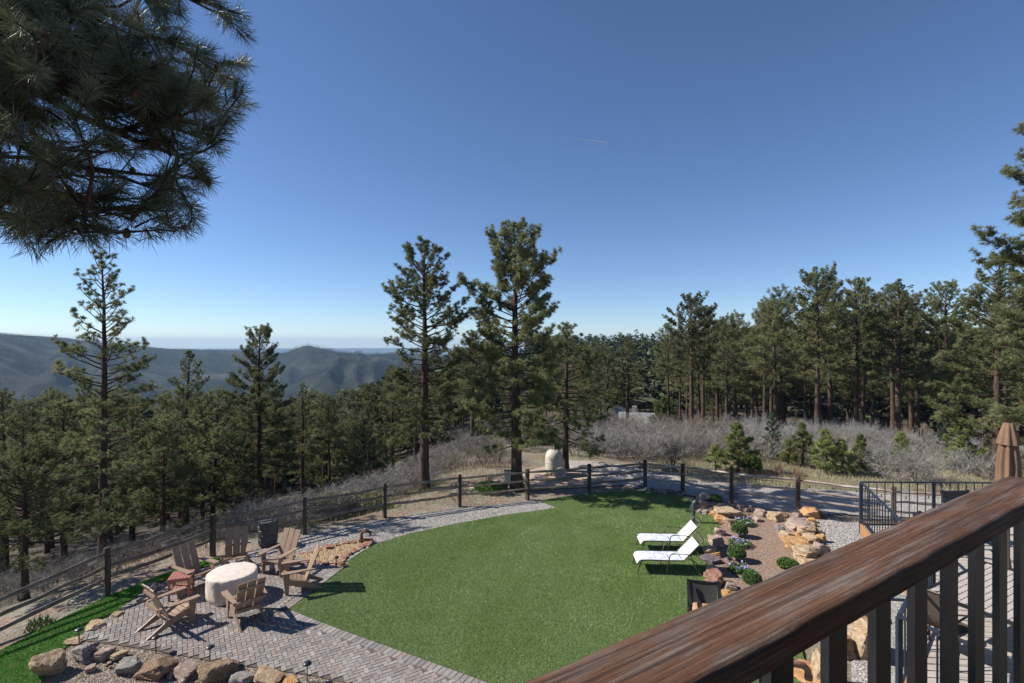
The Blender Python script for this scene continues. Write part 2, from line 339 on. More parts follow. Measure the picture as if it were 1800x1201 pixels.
def zterr(x, y):
    x = np.asarray(x, float); y = np.asarray(y, float)
    d, ins = poly_dist(x, y, YARD); d = np.where(ins, 0, d)
    r = np.hypot(x, y); az = np.arctan2(x, y)
    L = sst((-az + .02) / .42)
    zl = np.interp(d, [0,2,8,22,60,100,150,250,400,600,900], [0,-.4,-2.5,-6.2,-14,-20,-26,-35,-52,-80,-115])
    zr = np.interp(r, [0,27,40,60,80,110,250,400,700,900], [0,0,-.5,-3.6,-6.9,-9.5,-3,-6,-60,-115])
    z = L*zl + (1-L)*zr
    z = z + (fbm(x*.25, y*.25, 3)-.47)*.5*np.clip(d/6, 0, 1) + (fbm(x*.03, y*.03, 9)-.47)*6*np.clip((r-40)/120, 0, 1)
    z = z - 3.2*np.exp(-((x-17)**2+(y-72)**2)/180.)
    # far hills: a mesa face with spurs, then a plain to the horizon
    px = 900+900*np.tan(np.clip(az, -1.2, 1.2))
    ry = np.interp(px, [-900,0,60,110,180,300,420,470,500,520,540,560,600,640,690,720,800,900,1100,1300,2600], [575,588,589,592,602,612,616,619,620,612,606,610,619,625,621,622,628,632,634,640,640])
    Rg = 2300 - 500*np.exp(-((px-560)/110.)**2)
    zr2 = 6.2+(600-ry)/900*Rg*np.cos(np.clip(az, -1.3, 1.3))
    t = np.clip((r-900)/(Rg-900), 0, 1)
    spur = np.abs(vnoise(az*9+fbm(r/600, az*3, 5)*1.2, r/1500., 21)*2-1) + .45*np.abs(vnoise(az*24+fbm(r/260, az*4, 6)*1.5, r/500., 22)*2-1)
    face = -115+(zr2+115)*(t**1.15) - (spur-.5)*90*np.sin(PI*np.clip(t,0,1))**.8 + (fbm(x/90,y/90,4)-.47)*28*np.sin(PI*t)
    w_ = np.clip((r-Rg)/600, 0, 1); far_ = np.interp(r, [2600,5000,7500,8900,9600], [-330,-360,-300,-118,-112])+(fbm(az*30, r/900, 8)-.47)*20*np.clip((r-7000)/1500, 0, 1)
    return np.where(r > 900, face*(1-w_)+far_*w_, z)
def zt(x, y): return float(zterr(np.array([x]), np.array([y]))[0])

def polar_sheet(name, r0, r1, nr, az0, az1, na, mat, off=0.0, lin=False):
    rr = np.geomspace(max(r0,1), r1, nr) if not lin else np.linspace(r0, r1, nr)
    aa = np.linspace(az0, az1, na)
    Rr, A = np.meshgrid(rr, aa, indexing='ij')
    X = Rr*np.sin(A); Y = Rr*np.cos(A); Z = zterr(X, Y)+off
    i = np.arange(nr-1)[:, None]*na; j = np.arange(na-1)[None, :]
    f = np.stack([i+j, i+j+1, i+na+j+1, i+na+j], -1).reshape(-1, 4)[:, ::-1]
    return MB().add(np.stack([X, Y, Z], -1).reshape(-1, 3), f).build(name, mat, smooth=True)
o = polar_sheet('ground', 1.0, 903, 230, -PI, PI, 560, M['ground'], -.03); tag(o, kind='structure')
o = polar_sheet('hills', 900, 9600, 300, -1.35, 1.35, 560, M['hill'], -.03); tag(o, kind='structure')

# ================================================================== YARD SURFACES
def smooth_poly(P, it=2):
    P = [tuple(p) for p in P]
    for _ in range(it):
        Q = []
        for i in range(len(P)):
            a = P[i]; b = P[(i+1) % len(P)]
            Q += [(a[0]*.75+b[0]*.25, a[1]*.75+b[1]*.25), (a[0]*.25+b[0]*.75, a[1]*.25+b[1]*.75)]
        P = Q
    return P
def sheet(name, P, z, mat, thick=0.0):
    import bmesh
    bm = bmesh.new(); vs = [bm.verts.new((x, y, z)) for x, y in P]
    f = bm.faces.new(vs); f.normal_update()
    if f.normal.z < 0: f.normal_flip()
    if thick:
        r = bmesh.ops.extrude_face_region(bm, geom=[f])
        top = [e for e in r['geom'] if isinstance(e, bmesh.types.BMVert)]
        for e in top: e.co.z += thick
    bmesh.ops.triangulate(bm, faces=bm.faces[:])
    bmesh.ops.recalc_face_normals(bm, faces=bm.faces[:])
    me = bpy.data.meshes.new(name); bm.to_mesh(me); bm.free(); me.materials.append(mat)
    o = bpy.data.objects.new(name, me); COL.objects.link(o); return o
def gp(L): return [g(*p)[:2] for p in L]
LAWN = gp([(508,1072),(587,1103),(693,1141),(856,1200)]) + [(0.2,7.5),(3.6,7.2),(5.1,8.6)] + \
       gp([(1405,1120),(1300,1052),(1262,1042),(1243,1010),(1240,975),(1252,945),(1262,928),(1262,915),(1250,905),(1228,900),(1218,886),(1208,875),(1170,866),(1100,862),(1036,869),(990,873),(950,880),(978,893),(890,905),(800,921),(720,938),(665,955),(640,967),(615,983),(606,999)])
STRIP = gp([(384,978),(300,1004),(195,1046),(100,1092),(0,1144)]) + [(-12.0,7.6),(-9.0,8.6)] + gp([(70,1205),(90,1165),(128,1125),(165,1098),(215,1070),(262,1030),(330,1003),(386,990)])
PATIO = gp([(606,998),(508,1072),(587,1103),(693,1141),(856,1200)]) + [(0.4,7.6),(-3.2,8.6)] + \
        gp([(620,1203),(540,1186),(375,1163),(270,1143),(165,1128),(126,1124),(165,1095),(215,1068),(250,1035),(330,1008),(400,986),(470,976),(540,985)])
def s_(o): return tag(o, kind='structure')
s_(sheet('gravel_strip', smooth_poly(gp([(380,985),(470,962),(535,940),(676,912),(808,893),(927,880),(952,880),(978,893),(890,908),(800,925),(700,945),(640,975),(560,1000),(470,990)]), 1), -.014, M['gravel']))
s_(sheet('gravel_bed', smooth_poly([(9.0,18.6),(12.5,17.3),(18,16.6),(18,9),(9,5),(5.2,7.2),(5.6,8.4),(7.0,10.6),(8.4,13.5),(9.2,15.5)], 1), -.013, M['gravel']))
s_(sheet('mulch_bed', smooth_poly(gp([(128,1122),(165,1126),(270,1141),(375,1161),(540,1184),(620,1201)])+[(-2.6,8.4),(-4,7),(-10,7.4),(-9.6,8.6),(-8.6,9.2)], 1), -.011, M['mulch']))
s_(sheet('garden_soil', smooth_poly(gp([(1225,893),(1225,880),(1300,886),(1400,897),(1445,905),(1440,930),(1480,990),(1470,1060),(1440,1130),(1340,1080),(1265,1048),(1245,1010),(1245,950),(1262,920)]), 1), -.008, M['soil']))
s_(sheet('driveway', smooth_poly(gp([(990,806),(1045,811),(1110,820),(1160,832),(1240,846),(1330,852),(1420,858),(1520,866)])+[(21.5,19.6),(26,19),(26,17.2),(18,17.2)]+gp([(1520,905),(1403,903),(1290,886),(1200,868),(1134,860),(1080,850),(1000,825),(975,812)]), 1), .012, M['road']))
s_(sheet('dirt_track', smooth_poly(gp([(820,850),(900,835),(985,812),(1045,812),(1110,822),(1150,834),(1140,852),(1080,853),(1000,858),(900,862),(830,862)]), 1), .006, M['road_dirt']))
s_(sheet('lawn', LAWN, -.006, M['turf'], .022))
s_(sheet('turf_strip', STRIP, -.007, M['turf_deep'], .02))
s_(sheet('patio_base', PATIO, -.02, M['joint'], .028))
# the paving: herringbone bricks, each with its own colour, clipped to the patio
rng = np.random.default_rng(5)
PA = np.array(PATIO); W = .092; ang = R(33)
TONES = np.array([(.27,.24,.22),(.31,.28,.255),(.23,.21,.2),(.35,.32,.295),(.315,.26,.225),(.29,.24,.21),(.29,.26,.24),(.32,.295,.27),(.26,.235,.22),(.28,.25,.23)])
bricks = []
for i in range(-170, 170):
    for j in range(-170, 170):
        k = (i - j) % 4
        if k == 0: bricks.append((i+1.0, j+.5, 2, 1))
        elif k == 3: bricks.append((i+.5, j+1.0, 1, 2))
B = np.array(bricks); ca, sa = math.cos(ang), math.sin(ang)
bx = (B[:,0]*W)*ca-(B[:,1]*W)*sa-5; by = (B[:,0]*W)*sa+(B[:,1]*W)*ca+11
dist, ins = poly_dist(bx, by, PA)
dl, _ = poly_dist(bx, by, np.array(gp([(606,998),(508,1072),(587,1103),(693,1141),(856,1200)])+[(.4,7.6),(.41,7.6),(.4,7.59)]+gp([(856,1201),(693,1142),(587,1104),(507,1073),(605,999)])))
keep = ins & (dist > .05) & (dl > .24)
mb = MB()
def paver(cx, cy, hx, hy, a, z0=.008, z1=.024):
    c_, s__ = math.cos(a), math.sin(a); tilt = rng.normal(0, .0012, 4)
    pts = []
    for (u, v) in ((-hx,-hy),(hx,-hy),(hx,hy),(-hx,hy)): pts.append((cx+u*c_-v*s__, cy+u*s__+v*c_, z0))
    for q, (u, v) in enumerate(((-hx,-hy),(hx,-hy),(hx,hy),(-hx,hy))):
        u *= (1-.004/hx); v *= (1-.004/hy); pts.append((cx+u*c_-v*s__, cy+u*s__+v*c_, z1+tilt[q]))
    col = TONES[rng.integers(len(TONES))]*rng.uniform(.9, 1.08)*np.array([.92,.93,.95])
    mb.add(pts, [(4,5,6,7),(0,1,5,4),(1,2,6,5),(2,3,7,6),(3,0,4,7)], col)
for q in np.nonzero(keep)[0]:
    paver(bx[q], by[q], B[q,2]*W/2-.0035, B[q,3]*W/2-.0035, ang)
edge = gp([(606,998),(508,1072)]); edge2 = gp([(508,1072),(587,1103),(693,1141),(856,1200)])+[(.4,7.6)]
for E in (edge, edge2):          # the soldier course along the lawn
    for a, b in zip(E[:-1], E[1:]):
        L_ = math.dist(a, b); n = int(L_/.118); th = math.atan2(b[1]-a[1], b[0]-a[0])
        nx, ny = -math.sin(th), math.cos(th)
        if (nx*(-6.8-a[0])+ny*(11-a[1])) < 0: nx, ny = -nx, -ny
        for q in range(n):
            s = (q+.5)/n; paver(a[0]+(b[0]-a[0])*s+nx*.125, a[1]+(b[1]-a[1])*s+ny*.125, L_/n/2-.004, .11, th)
s_(mb.build('patio_paving', M['paver'], col=True))

def scatter_in(P, n, seed):
    rg = np.random.default_rng(seed); P = np.array(P); lo = P.min(0); hi = P.max(0)
    pts = rg.uniform(lo, hi, (n, 2)); _, ins = poly_dist(pts[:,0], pts[:,1], P); return pts[ins], rg
def blades(name, P, n, seed, h, w, mat, z=.014, lean=.5, minY=8.5):
    p, rg = scatter_in(P, n, seed); p = p[p[:,1] > minY]
    k = len(p); a = rg.uniform(0, 2*PI, k); hh = h*rg.uniform(.5, 1.3, k); la = rg.uniform(0, 2*PI, k); ln = rg.uniform(0, lean, k)*hh
    zz = zterr(p[:,0], p[:,1]) if z is None else np.full(k, z)
    s = np.stack([np.cos(a)*w/2, np.sin(a)*w/2, np.zeros(k)], -1); b = np.stack([p[:,0], p[:,1], zz], -1)
    tip = b+np.stack([np.cos(la)*ln, np.sin(la)*ln, hh], -1)
    V = np.stack([b-s, b+s, tip], 1).reshape(-1, 3)
    return MB().add(V, np.arange(3*k).reshape(-1, 3)).build(name, mat)
tag(blades('lawn_grass', LAWN, 520000, 1, .028, .008, M['blade'], lean=.9), 'short green blades of the artificial lawn', 'grass', kind='stuff')
tag(blades('strip_grass', STRIP, 150000, 2, .028, .008, M['blade_deep'], lean=.9), 'deep green blades on the narrow turf strip inside the fence', 'grass', kind='stuff')
def pebbles(name, P, n, seed, size, mat, label, z=-.01, minY=8.5):
    p, rg = scatter_in(P, n, seed); p = p[p[:,1] > minY]; k = len(p)
    oct_ = np.array([(1,0,0),(0,1,0),(-1,0,0),(0,-1,0),(0,0,1),(.7,.7,.5),(-.7,.6,.5),(-.6,-.7,.5),(.7,-.6,.5)])
    fc = np.array([(0,5,8),(0,1,5),(1,6,5),(1,2,6),(2,7,6),(2,3,7),(3,8,7),(3,0,8),(4,8,5),(4,5,6),(4,6,7),(4,7,8)])
    s = size*rg.uniform(.5, 1.4, (k, 1, 3)); s[..., 2] *= .6; a = rg.uniform(0, 2*PI, k)
    v = oct_[None]*s*rg.uniform(.75, 1.25, (k, 9, 1)); x = v[...,0]*np.cos(a)[:,None]-v[...,1]*np.sin(a)[:,None]; y = v[...,0]*np.sin(a)[:,None]+v[...,1]*np.cos(a)[:,None]
    zz = zterr(p[:,0], p[:,1])-.03 if z is None else z
    V = np.stack([x+p[:,0:1], y+p[:,1:2], v[...,2]+(zz[:,None] if z is None else zz)], -1).reshape(-1, 3)
    Fs = (fc[None]+np.arange(k)[:,None,None]*9).reshape(-1, 3)
    c = np.repeat(rg.uniform(.5, 1.5, (k, 1))*np.array([[1,.97,.94]])*rg.uniform(.9, 1.1, (k, 3)), len(fc), 0)
    return tag(MB().add(V, Fs, c).build(name, mat, col=True), label, 'stones', kind='stuff')
def pebmat(name, base):
    t = NT(name); a = t.n('ShaderNodeAttribute'); a.attribute_name = 'tone'
    return t.fin(t.mix(1.0, a.outputs['Color'], base, 'MULTIPLY'), .9, .15)
M['peb'] = pebmat('grey_stone_chips', (.38,.36,.345)); M['peb2'] = pebmat('tan_stone_chips', (.42,.31,.2)); M['peb4'] = pebmat('red_brown_soil_crumbs', (.30,.185,.115)); M['peb3'] = pebmat('brown_bark_chips', (.26,.2,.15))
GR1 = gp([(395,975),(470,962),(535,940),(676,912),(808,893),(927,880),(952,880),(978,893),(890,906),(800,922),(700,943),(650,960),(560,965),(520,990),(470,990)])
GR2 = [(9.3,18.2),(12.5,17.2),(16,16.8),(16,12),(8.6,12.6),(5.3,6.8),(5.4,8.0),(7.2,10.8),(8.6,13.5),(9.4,15.5)]
pebbles('gravel_stones', GR1, 60000, 3, .019, M['peb'], 'loose grey gravel between the fence and the lawn')
pebbles('gravel_stones', GR2, 70000, 4, .02, M['peb'], 'loose grey gravel beside the lower deck', minY=6)
pebbles('mulch_chips', gp([(128,1122),(165,1128),(270,1143),(375,1163),(540,1186),(620,1201)])+[(-2.6,8.4),(-4,7),(-10,7.4),(-9.6,8.6),(-8.6,9.2)], 26000, 5, .016, M['peb3'], 'brown chips and grit around the front boulders')
pebbles('soil_clods', gp([(1225,893),(1300,886),(1400,897),(1440,930),(1480,990),(1470,1060),(1340,1080),(1265,1048),(1245,1010),(1262,920)]), 16000, 6, .014, M['peb4'], 'crumbly soil of the planted bed')
PIT = gp([(520,975),(580,960),(640,945),(650,955),(615,975),(600,990),(540,990)])
s_(sheet('pebble_bed', PIT, .006, M['pebble_tan']))
pebbles('tan_pebbles', PIT, 5000, 7, .028, M['peb2'], 'tan pebbles inside the ring of red flagstones', z=.006)
BEY = [(-10,15.5),(-6.5,17.6),(-4.3,18.7),(0,20.6),(5.6,22.3),(7,21.8),(13,20),(30,20),(30,34),(0,34),(-14,26),(-14,14)]
pebbles('dirt_stones', BEY, 14000, 8, .022, M['peb3'], 'small stones and litter on the dirt beyond the fence', z=None)
tag(blades('straw_litter', LAWN, 900, 19, .012, .03, M['dry_grass'], z=.035, lean=2.5), 'dry straw and clippings scattered over the lawn', 'litter', kind='stuff')
tag(blades('needle_litter', PATIO, 2600, 23, .012, .008, M['needle_litter'], z=.03, lean=9), 'brown pine needles blown over the patio paving', 'litter', kind='stuff')
tag(blades('edge_grass', [(a[0]*1.0, a[1]) for a in gp([(1222,905),(1262,912),(1268,935),(1250,975),(1250,1012),(1262,1042),(1290,1052),(1300,1060),(1240,1046),(1232,1010),(1230,975),(1240,940),(1246,922)])], 5000, 24, .07, .012, M['blade']), 'longer grass along the rocks at the lawn edge', 'grass', kind='stuff')
for (P_, n_, sd) in (([(7.5,22.3),(12,21.4),(30,21),(34,32),(12,32),(7.5,28)], 90000, 11), ([(-11,13.5),(-6.9,17),(-4.6,18.6),(0,20.5),(0,27),(-12,27),(-16,18)], 26000, 12), ([(9,18),(11,17.2),(9.5,16.5)], 300, 13)):
    tag(blades('dry_grass', P_, n_, sd, .17, .012, M['dry_grass'], z=None), ['pale dry grass in the clearing across the driveway','thin dry grass on the bank outside the fence','dry blades at the fence foot'][sd-11], 'grass', kind='stuff')
for q, (P_, n_) in enumerate(((gp([(530,925),(600,900),(676,892),(800,878),(800,870),(676,882),(560,905)]), 9000), (gp([(20,1140),(90,1095),(180,1050),(170,1030),(60,1080)]), 1800), (gp([(830,868),(900,860),(960,862),(900,850)]), 5000))):
    cl = []
    p, rg = scatter_in(P_, n_, 30+q); m_ = fbm(p[:,0]*1.6, p[:,1]*1.6, 40+q) > .5; p = p[m_]; k = len(p); a = rg.uniform(0, 2*PI, k); hh = rg.uniform(.06, .2, k)
    s = np.stack([np.cos(a)*.012, np.sin(a)*.012, np.zeros(k)], -1); b = np.stack([p[:,0], p[:,1], zterr(p[:,0], p[:,1])-.03], -1); la = rg.uniform(0, 2*PI, k)
    tip = b+np.stack([np.cos(la)*hh*.5, np.sin(la)*hh*.5, hh], -1)
    tag(MB().add(np.stack([b-s, b+s, tip], 1).reshape(-1, 3), np.arange(3*k).reshape(-1, 3)).build('green_weeds', M['weed']),
        ['fresh green weeds along the outside of the fence','green weeds outside the fence at the lower left','green weeds at the foot of the tallest pine'][q], 'weeds', kind='stuff')
# ================================================================== TREES
def unit(v): return v/np.maximum(np.linalg.norm(v, axis=-1, keepdims=True), 1e-9)
def tuft_mesh(mb, C, Dr, n, L, w, rg, spread=.75, back=.0):
    """bundles of needles: C centres, Dr directions"""
    T = len(C); rd = unit(rg.normal(size=(T, n, 3)))
    d = unit(Dr[:, None, :]*(1-spread*.45)+rd*spread)
    ln = L*rg.uniform(.7, 1.15, (T, n, 1))
    st = C[:, None, :]-Dr[:, None, :]*rg.uniform(0, 1, (T, n, 1))*back
    s = unit(np.cross(d, unit(rg.normal(size=(T, n, 3)))))*w/2
    tip = st+d*ln+np.array([0,0,-.06])*ln
    V = np.stack([st-s*.6, st+s*.6, st+d*ln*.6+s, tip, st+d*ln*.6-s], 2).reshape(-1, 3)
    k = T*n; f = np.array([0,1,2,3,4])
    mb.add(V, f[None]+np.arange(k)[:, None]*5)
def tuft_tri(mb, C, Dr, n, L, w, rg, spread=.75):
    T = len(C); rd = unit(rg.normal(size=(T, n, 3))); d = unit(Dr[:, None, :]*(1-spread*.45)+rd*spread)
    ln = L*rg.uniform(.7, 1.15, (T, n, 1)); st = C[:, None, :]+d*0
    s = unit(np.cross(d, unit(rg.normal(size=(T, n, 3)))))*w/2
    V = np.stack([st-s*.5, st+d*ln*.75+s, st+d*ln, ], 2)
    V = np.stack([st, st+d*ln+s, st+d*ln*.95-s], 2).reshape(-1, 3)
    mb.add(V, np.arange(T*n*3).reshape(-1, 3))
def pine_meshes(seed, H, prof, cb, nb,  tuft=.16, nn=12, w=.014, rtr=.02, tri=False, up=.35, sub=1.0, lean=0.0, dens=1.0, droop=.0, sides=8, skip=None):
    """prof: list of (height fraction, branch reach m). cb: crown base fraction. returns trunk MB and crown MB"""
    rg = np.random.default_rng(seed); tr = MB(); cr = MB(); nb = int(nb*1.2); sub *= 1.3
    n = 14; zz = np.linspace(0, H, n); wob = np.cumsum(rg.normal(0, .02*H/10, (n, 2)), 0)*np.linspace(0, 1, n)[:, None]
    tp = np.stack([wob[:,0]+lean*zz, wob[:,1], zz], -1); r0 = H*rtr
    rad = r0*(1-zz/H)**.8*(.96)+.012; rad[0] *= 1.3
    tr.tube(tp, rad, sides)
    ph = np.array([p[0] for p in prof])*H; pr = np.array([p[1] for p in prof])
    C = []; Dd = []
    az = rg.uniform(0, 6.28)
    for b in range(nb):
        f = (b+rg.uniform(.1, .9))/nb; h = H*(cb+(1-cb)*f**.92)
        az += 2.4+rg.normal(0, .5)
        Lb = np.interp(h, ph, pr)*rg.uniform(.55, 1.15)
        if skip and skip(az % 6.283, h/H, rg): continue
        if Lb < .12: Lb = .12
        t_ = (h/H-cb)/(1-cb); e0 = -.30*(1-t_)-droop+t_*.75+rg.normal(0, .12)
        p0 = np.array([np.interp(h, zz, tp[:,0]), np.interp(h, zz, tp[:,1]), h])
        m = 6; s = np.linspace(0, 1, m); el = e0+up*s**1.5+rg.normal(0, .05, m); ax = az+np.cumsum(rg.normal(0, .09, m))
        st = np.stack([np.cos(ax)*np.cos(el), np.sin(ax)*np.cos(el), np.sin(el)], -1)*Lb/(m-1)
        P = p0+np.concatenate([[np.zeros(3)], np.cumsum(st[1:], 0)]); rb = .012+Lb*.013*(1-s)
        tr.tube(P, rb*(1-.4*s), 4, cap=False)
        # side shoots
        ns = max(2, int(Lb*5.0*sub))
        for q in range(ns):
            u = rg.uniform(.3, 1)**.8; base = np.array([np.interp(u, s, P[:,i]) for i in range(3)])
            a2 = np.interp(u, s, ax)+rg.choice([-1, 1])*rg.uniform(.3, 1.15); e2 = np.interp(u, s, el)+rg.uniform(-.15, .6)
            L2 = Lb*rg.uniform(.14, .34)*(1.25-u*.6)
            L2 = min(L2, 1.0)
            dr = np.array([math.cos(a2)*math.cos(e2), math.sin(a2)*math.cos(e2), math.sin(e2)])
            tip = base+dr*L2+np.array([0,0,.08*L2])
            tr.tube(np.array([base, (base+tip)/2-np.array([0,0,.03*L2]), tip]), [.010,.007,.004], 3, cap=False)
            nt = max(1, int(L2/.12*dens))
            for k in range(nt):
                x = 1-k/nt*.8; off = rg.normal(0, .05, 3) if k else 0
                C.append(base+(tip-base)*x+off); Dd.append(dr*.7+np.array([0,0,.5])+rg.normal(0, .25, 3))
        C.append(P[-1]); Dd.append(st[-1]/np.linalg.norm(st[-1])+np.array([0,0,.4]))
    C.append(tp[-1]); Dd.append(np.array([0,0,1.])); C = np.array(C); Dd = unit(np.array(Dd))
    (tuft_tri if tri else tuft_mesh)(cr, C, Dd, nn, tuft, w, rg)
    return tr, cr, len(C)
PINES = {}
def make_pine(key, name, label, group, mat='needle', **kw):
    t, c, n = pine_meshes(**kw)
    th = thing(name, label, 'tree', group=group)
    t.build('trunk', M['bark'], th, smooth=True); c.build('crown', M[mat], th)
    th['h'] = kw['H']; PINES[key] = th
    del_h = th['h']; del th['h']
    return th, del_h
HT = {}
def P_(key, *a, **kw):
    th, h = make_pine(key, *a, **kw); HT[key] = h; return th
def put(th, px, D, rz=0, sc=1.0, dz=0.0, zb=None):
    x = (px-900)/F*D; th.location = (x, D, (zt(x, D) if zb is None else zb)-.05+dz); th.rotation_euler = (0, 0, rz); th.scale = (sc, sc, sc); return th
def hfor(px, D, ytop):
    x = (px-900)/F*D; return CAMH+(600-ytop)/F*D-zt(x, D)

# --- the named pines of the photograph
def hero(key, px, D, ytop, label, prof, cb, nb, seed, mat='needle', **kw):
    H = hfor(px, D, ytop); th = P_(key, 'ponderosa_pine', label, 'tall pines around the yard', mat=mat, seed=seed, H=H, prof=prof, cb=cb, nb=nb, **kw)
    put(th, px, D); return th
hero('a', 181, 18.5, 447, 'tall narrow sparse pine left of the patio, layered branches against hills and sky',
     [(0,1.5),(.2,1.55),(.4,1.7),(.6,1.75),(.72,1.15),(.8,1.25),(.93,.75),(1,.12)], .16, 92, 11, sub=.95, nn=30, tuft=.14, w=.015, up=.25, rtr=.0145)
hero('b', 43, 13.6, 800, 'low bushy pine with forking trunk at the left edge behind the fence',
     [(0,1.1),(.4,1.5),(.8,1.2),(1,.3)], .35, 60, 12, sub=1.1, nn=22, tuft=.13, w=.012, rtr=.024, up=.5)
hero('c', 326, 31, 617, 'slender pine with thin pointed crown between the tall sparse pine and the dense one',
     [(0,1.9),(.4,2.1),(.7,1.5),(.9,.8),(1,.1)], .22, 84, 13, nn=18, w=.02, sub=1.1)
hero('d', 455, 34, 586, 'dense dark pine with a flat knobby top, left of the middle pair',
     [(0,1.6),(.4,2.5),(.6,2.3),(.8,1.5),(.94,1.3),(1,.7)], .27, 110, 14, nn=20, w=.02, sub=1.25)
hero('e', 532, 44, 674, 'smaller thin pine standing right of the dense flat topped pine', [(0,1.8),(.5,2.2),(.8,1.3),(1,.2)], .3, 66, 15, nn=16, w=.024)
hero('f', 746, 22.6, 425, 'left pine of the tall middle pair, with reddish lower trunk',
     [(0,1.2),(.22,1.5),(.4,1.7),(.55,1.6),(.68,2.1),(.8,1.7),(.9,1.05),(1,.25)], .20, 104, 16, nn=30, w=.016, tuft=.16, rtr=.02, sub=1.1)
hero('g', 908, 21.4, 398, 'tallest pine of all, right one of the middle pair, broad crown and dark thick trunk',
     [(0,1.3),(.2,2.0),(.35,1.9),(.5,2.0),(.62,2.2),(.8,2.0),(.92,1.2),(1,.35)], .17, 124, 17, nn=32, w=.016, tuft=.165, rtr=.022, sub=1.15)
hero('h', 994, 24.5, 574, 'medium pine beside the cream tank, its branches hanging low over it',
     [(0,1.3),(.3,1.8),(.6,1.7),(.85,1.1),(1,.3)], .22, 76, 18, nn=24, w=.017, rtr=.024, up=.2, droop=.1)
hero('i', 830, 34, 585, 'thin pine seen between the two tall middle pines', [(0,1.2),(.4,1.9),(.7,1.9),(.9,.9),(1,.2)], .3, 76, 19, nn=20, w=.02)
hero('j', 690, 40, 644, 'pale olive pine just left of the tall middle pair', [(0,1.8),(.4,2.3),(.7,1.7),(1,.2)], .12, 90, 20, nn=18, w=.022)
hero('k', 1216, 44, 527, 'left one of two tall bare trunked pines rising above the brush, right of the roof',
     [(0,1.1),(.5,1.8),(.75,2.2),(.9,1.8),(1,.6)], .48, 76, 21, nn=20, w=.024, rtr=.019)
hero('l', 1236, 46, 543, 'right one of two tall bare trunked pines rising above the brush, right of the roof',
     [(0,1.1),(.5,1.8),(.75,2.0),(.9,1.5),(1,.5)], .42, 70, 22, nn=20, w=.024, rtr=.017)
hero('m', 1436, 38, 483, 'tallest pine at the left front of the right hand forest, with a long pale trunk',
     [(0,1.4),(.4,2.1),(.7,2.5),(.9,1.8),(1,.6)], .44, 96, 23, nn=20, w=.022, rtr=.017)
hero('n', 1505, 40, 497, 'bare trunked pine second from the left at the right hand forest front', [(0,1.3),(.4,2.0),(.7,2.2),(.9,1.6),(1,.5)], .42, 90, 24, nn=20, w=.022, rtr=.016)
hero('o', 1578, 37, 494, 'pointed pine in the middle of the right hand forest front', [(0,1.5),(.4,2.2),(.7,1.8),(.9,.9),(1,.2)], .42, 90, 25, nn=20, w=.022)
hero('p', 1663, 38, 503, 'broad rounded pine in the front of the right hand forest, with dense foliage', [(0,1.9),(.4,2.5),(.7,2.2),(.9,1.5),(1,.5)], .4, 100, 26, nn=20, w=.022)
hero('q', 1752, 24, 452, 'large bushy pine behind the closed umbrella with orange lower trunk', [(0,1.7),(.4,2.3),(.7,1.9),(.9,1.0),(1,.3)], .2, 100, 27, nn=28, w=.017)
hero('r', 1895, 16.5, 120, 'big pine at the right edge whose branches reach in over the forest', [(0,1.4),(.35,2.0),(.5,2.5),(.7,2.3),(.9,1.3),(1,.3)], .25, 104, 28, nn=36, w=.013, tuft=.17)
hero('s', 1103, 52, 592, 'thin dark pine in front of the grey roofed house', [(0,1.0),(.5,1.6),(.8,1.2),(1,.2)], .35, 60, 29, nn=16, w=.028)
hero('t', 1068, 50, 612, 'dark pine beside the left end of the grey roofed house', [(0,1.4),(.5,2.0),(.8,1.4),(1,.3)], .3, 66, 30, nn=16, w=.028)

hero('aa', 285, 23, 742, 'bushy pine close behind the fence between the tall sparse pine and the slender one', [(0,1.6),(.4,1.9),(.7,1.4),(1,.3)], .22, 70, 31, nn=24, w=.016, up=.45)
hero('ab', 372, 27, 690, 'leaning pine with dark forked stem left of the dense flat topped pine', [(0,1.5),(.4,1.9),(.7,1.6),(1,.4)], .3, 70, 32, nn=22, w=.018, lean=.05, up=.4)
hero('ac', 112, 25, 702, 'pale green pine left of the tall sparse pine, rising from the bank', [(0,1.6),(.4,2.0),(.7,1.5),(1,.3)], .2, 80, 33, nn=22, w=.018)
hero('ad', 232, 27, 715, 'pointed pine just right of the tall sparse pine on the bank', [(0,1.7),(.4,1.9),(.7,1.2),(1,.2)], .15, 80, 34, nn=22, w=.018)
hero('ae', 415, 26, 775, 'short full pine below the dense flat topped pine', [(0,1.4),(.4,1.7),(.7,1.2),(1,.3)], .15, 66, 35, nn=22, w=.017)
hero('af', 8, 27, 690, 'pine cut by the left edge of the photo, behind the low bushy one', [(0,1.6),(.4,2.1),(.7,1.5),(1,.3)], .25, 80, 36, nn=22, w=.018)
hero('ag', 575, 38, 752, 'small olive pine at the top of the left brush slope', [(0,1.6),(.4,1.9),(.7,1.4),(1,.3)], .08, 70, 37, nn=18, w=.022)
hero('ah', 640, 34, 738, 'full low branched pine at the top of the left brush slope', [(0,1.8),(.4,1.9),(.7,1.3),(1,.2)], .06, 80, 38, nn=18, w=.022)
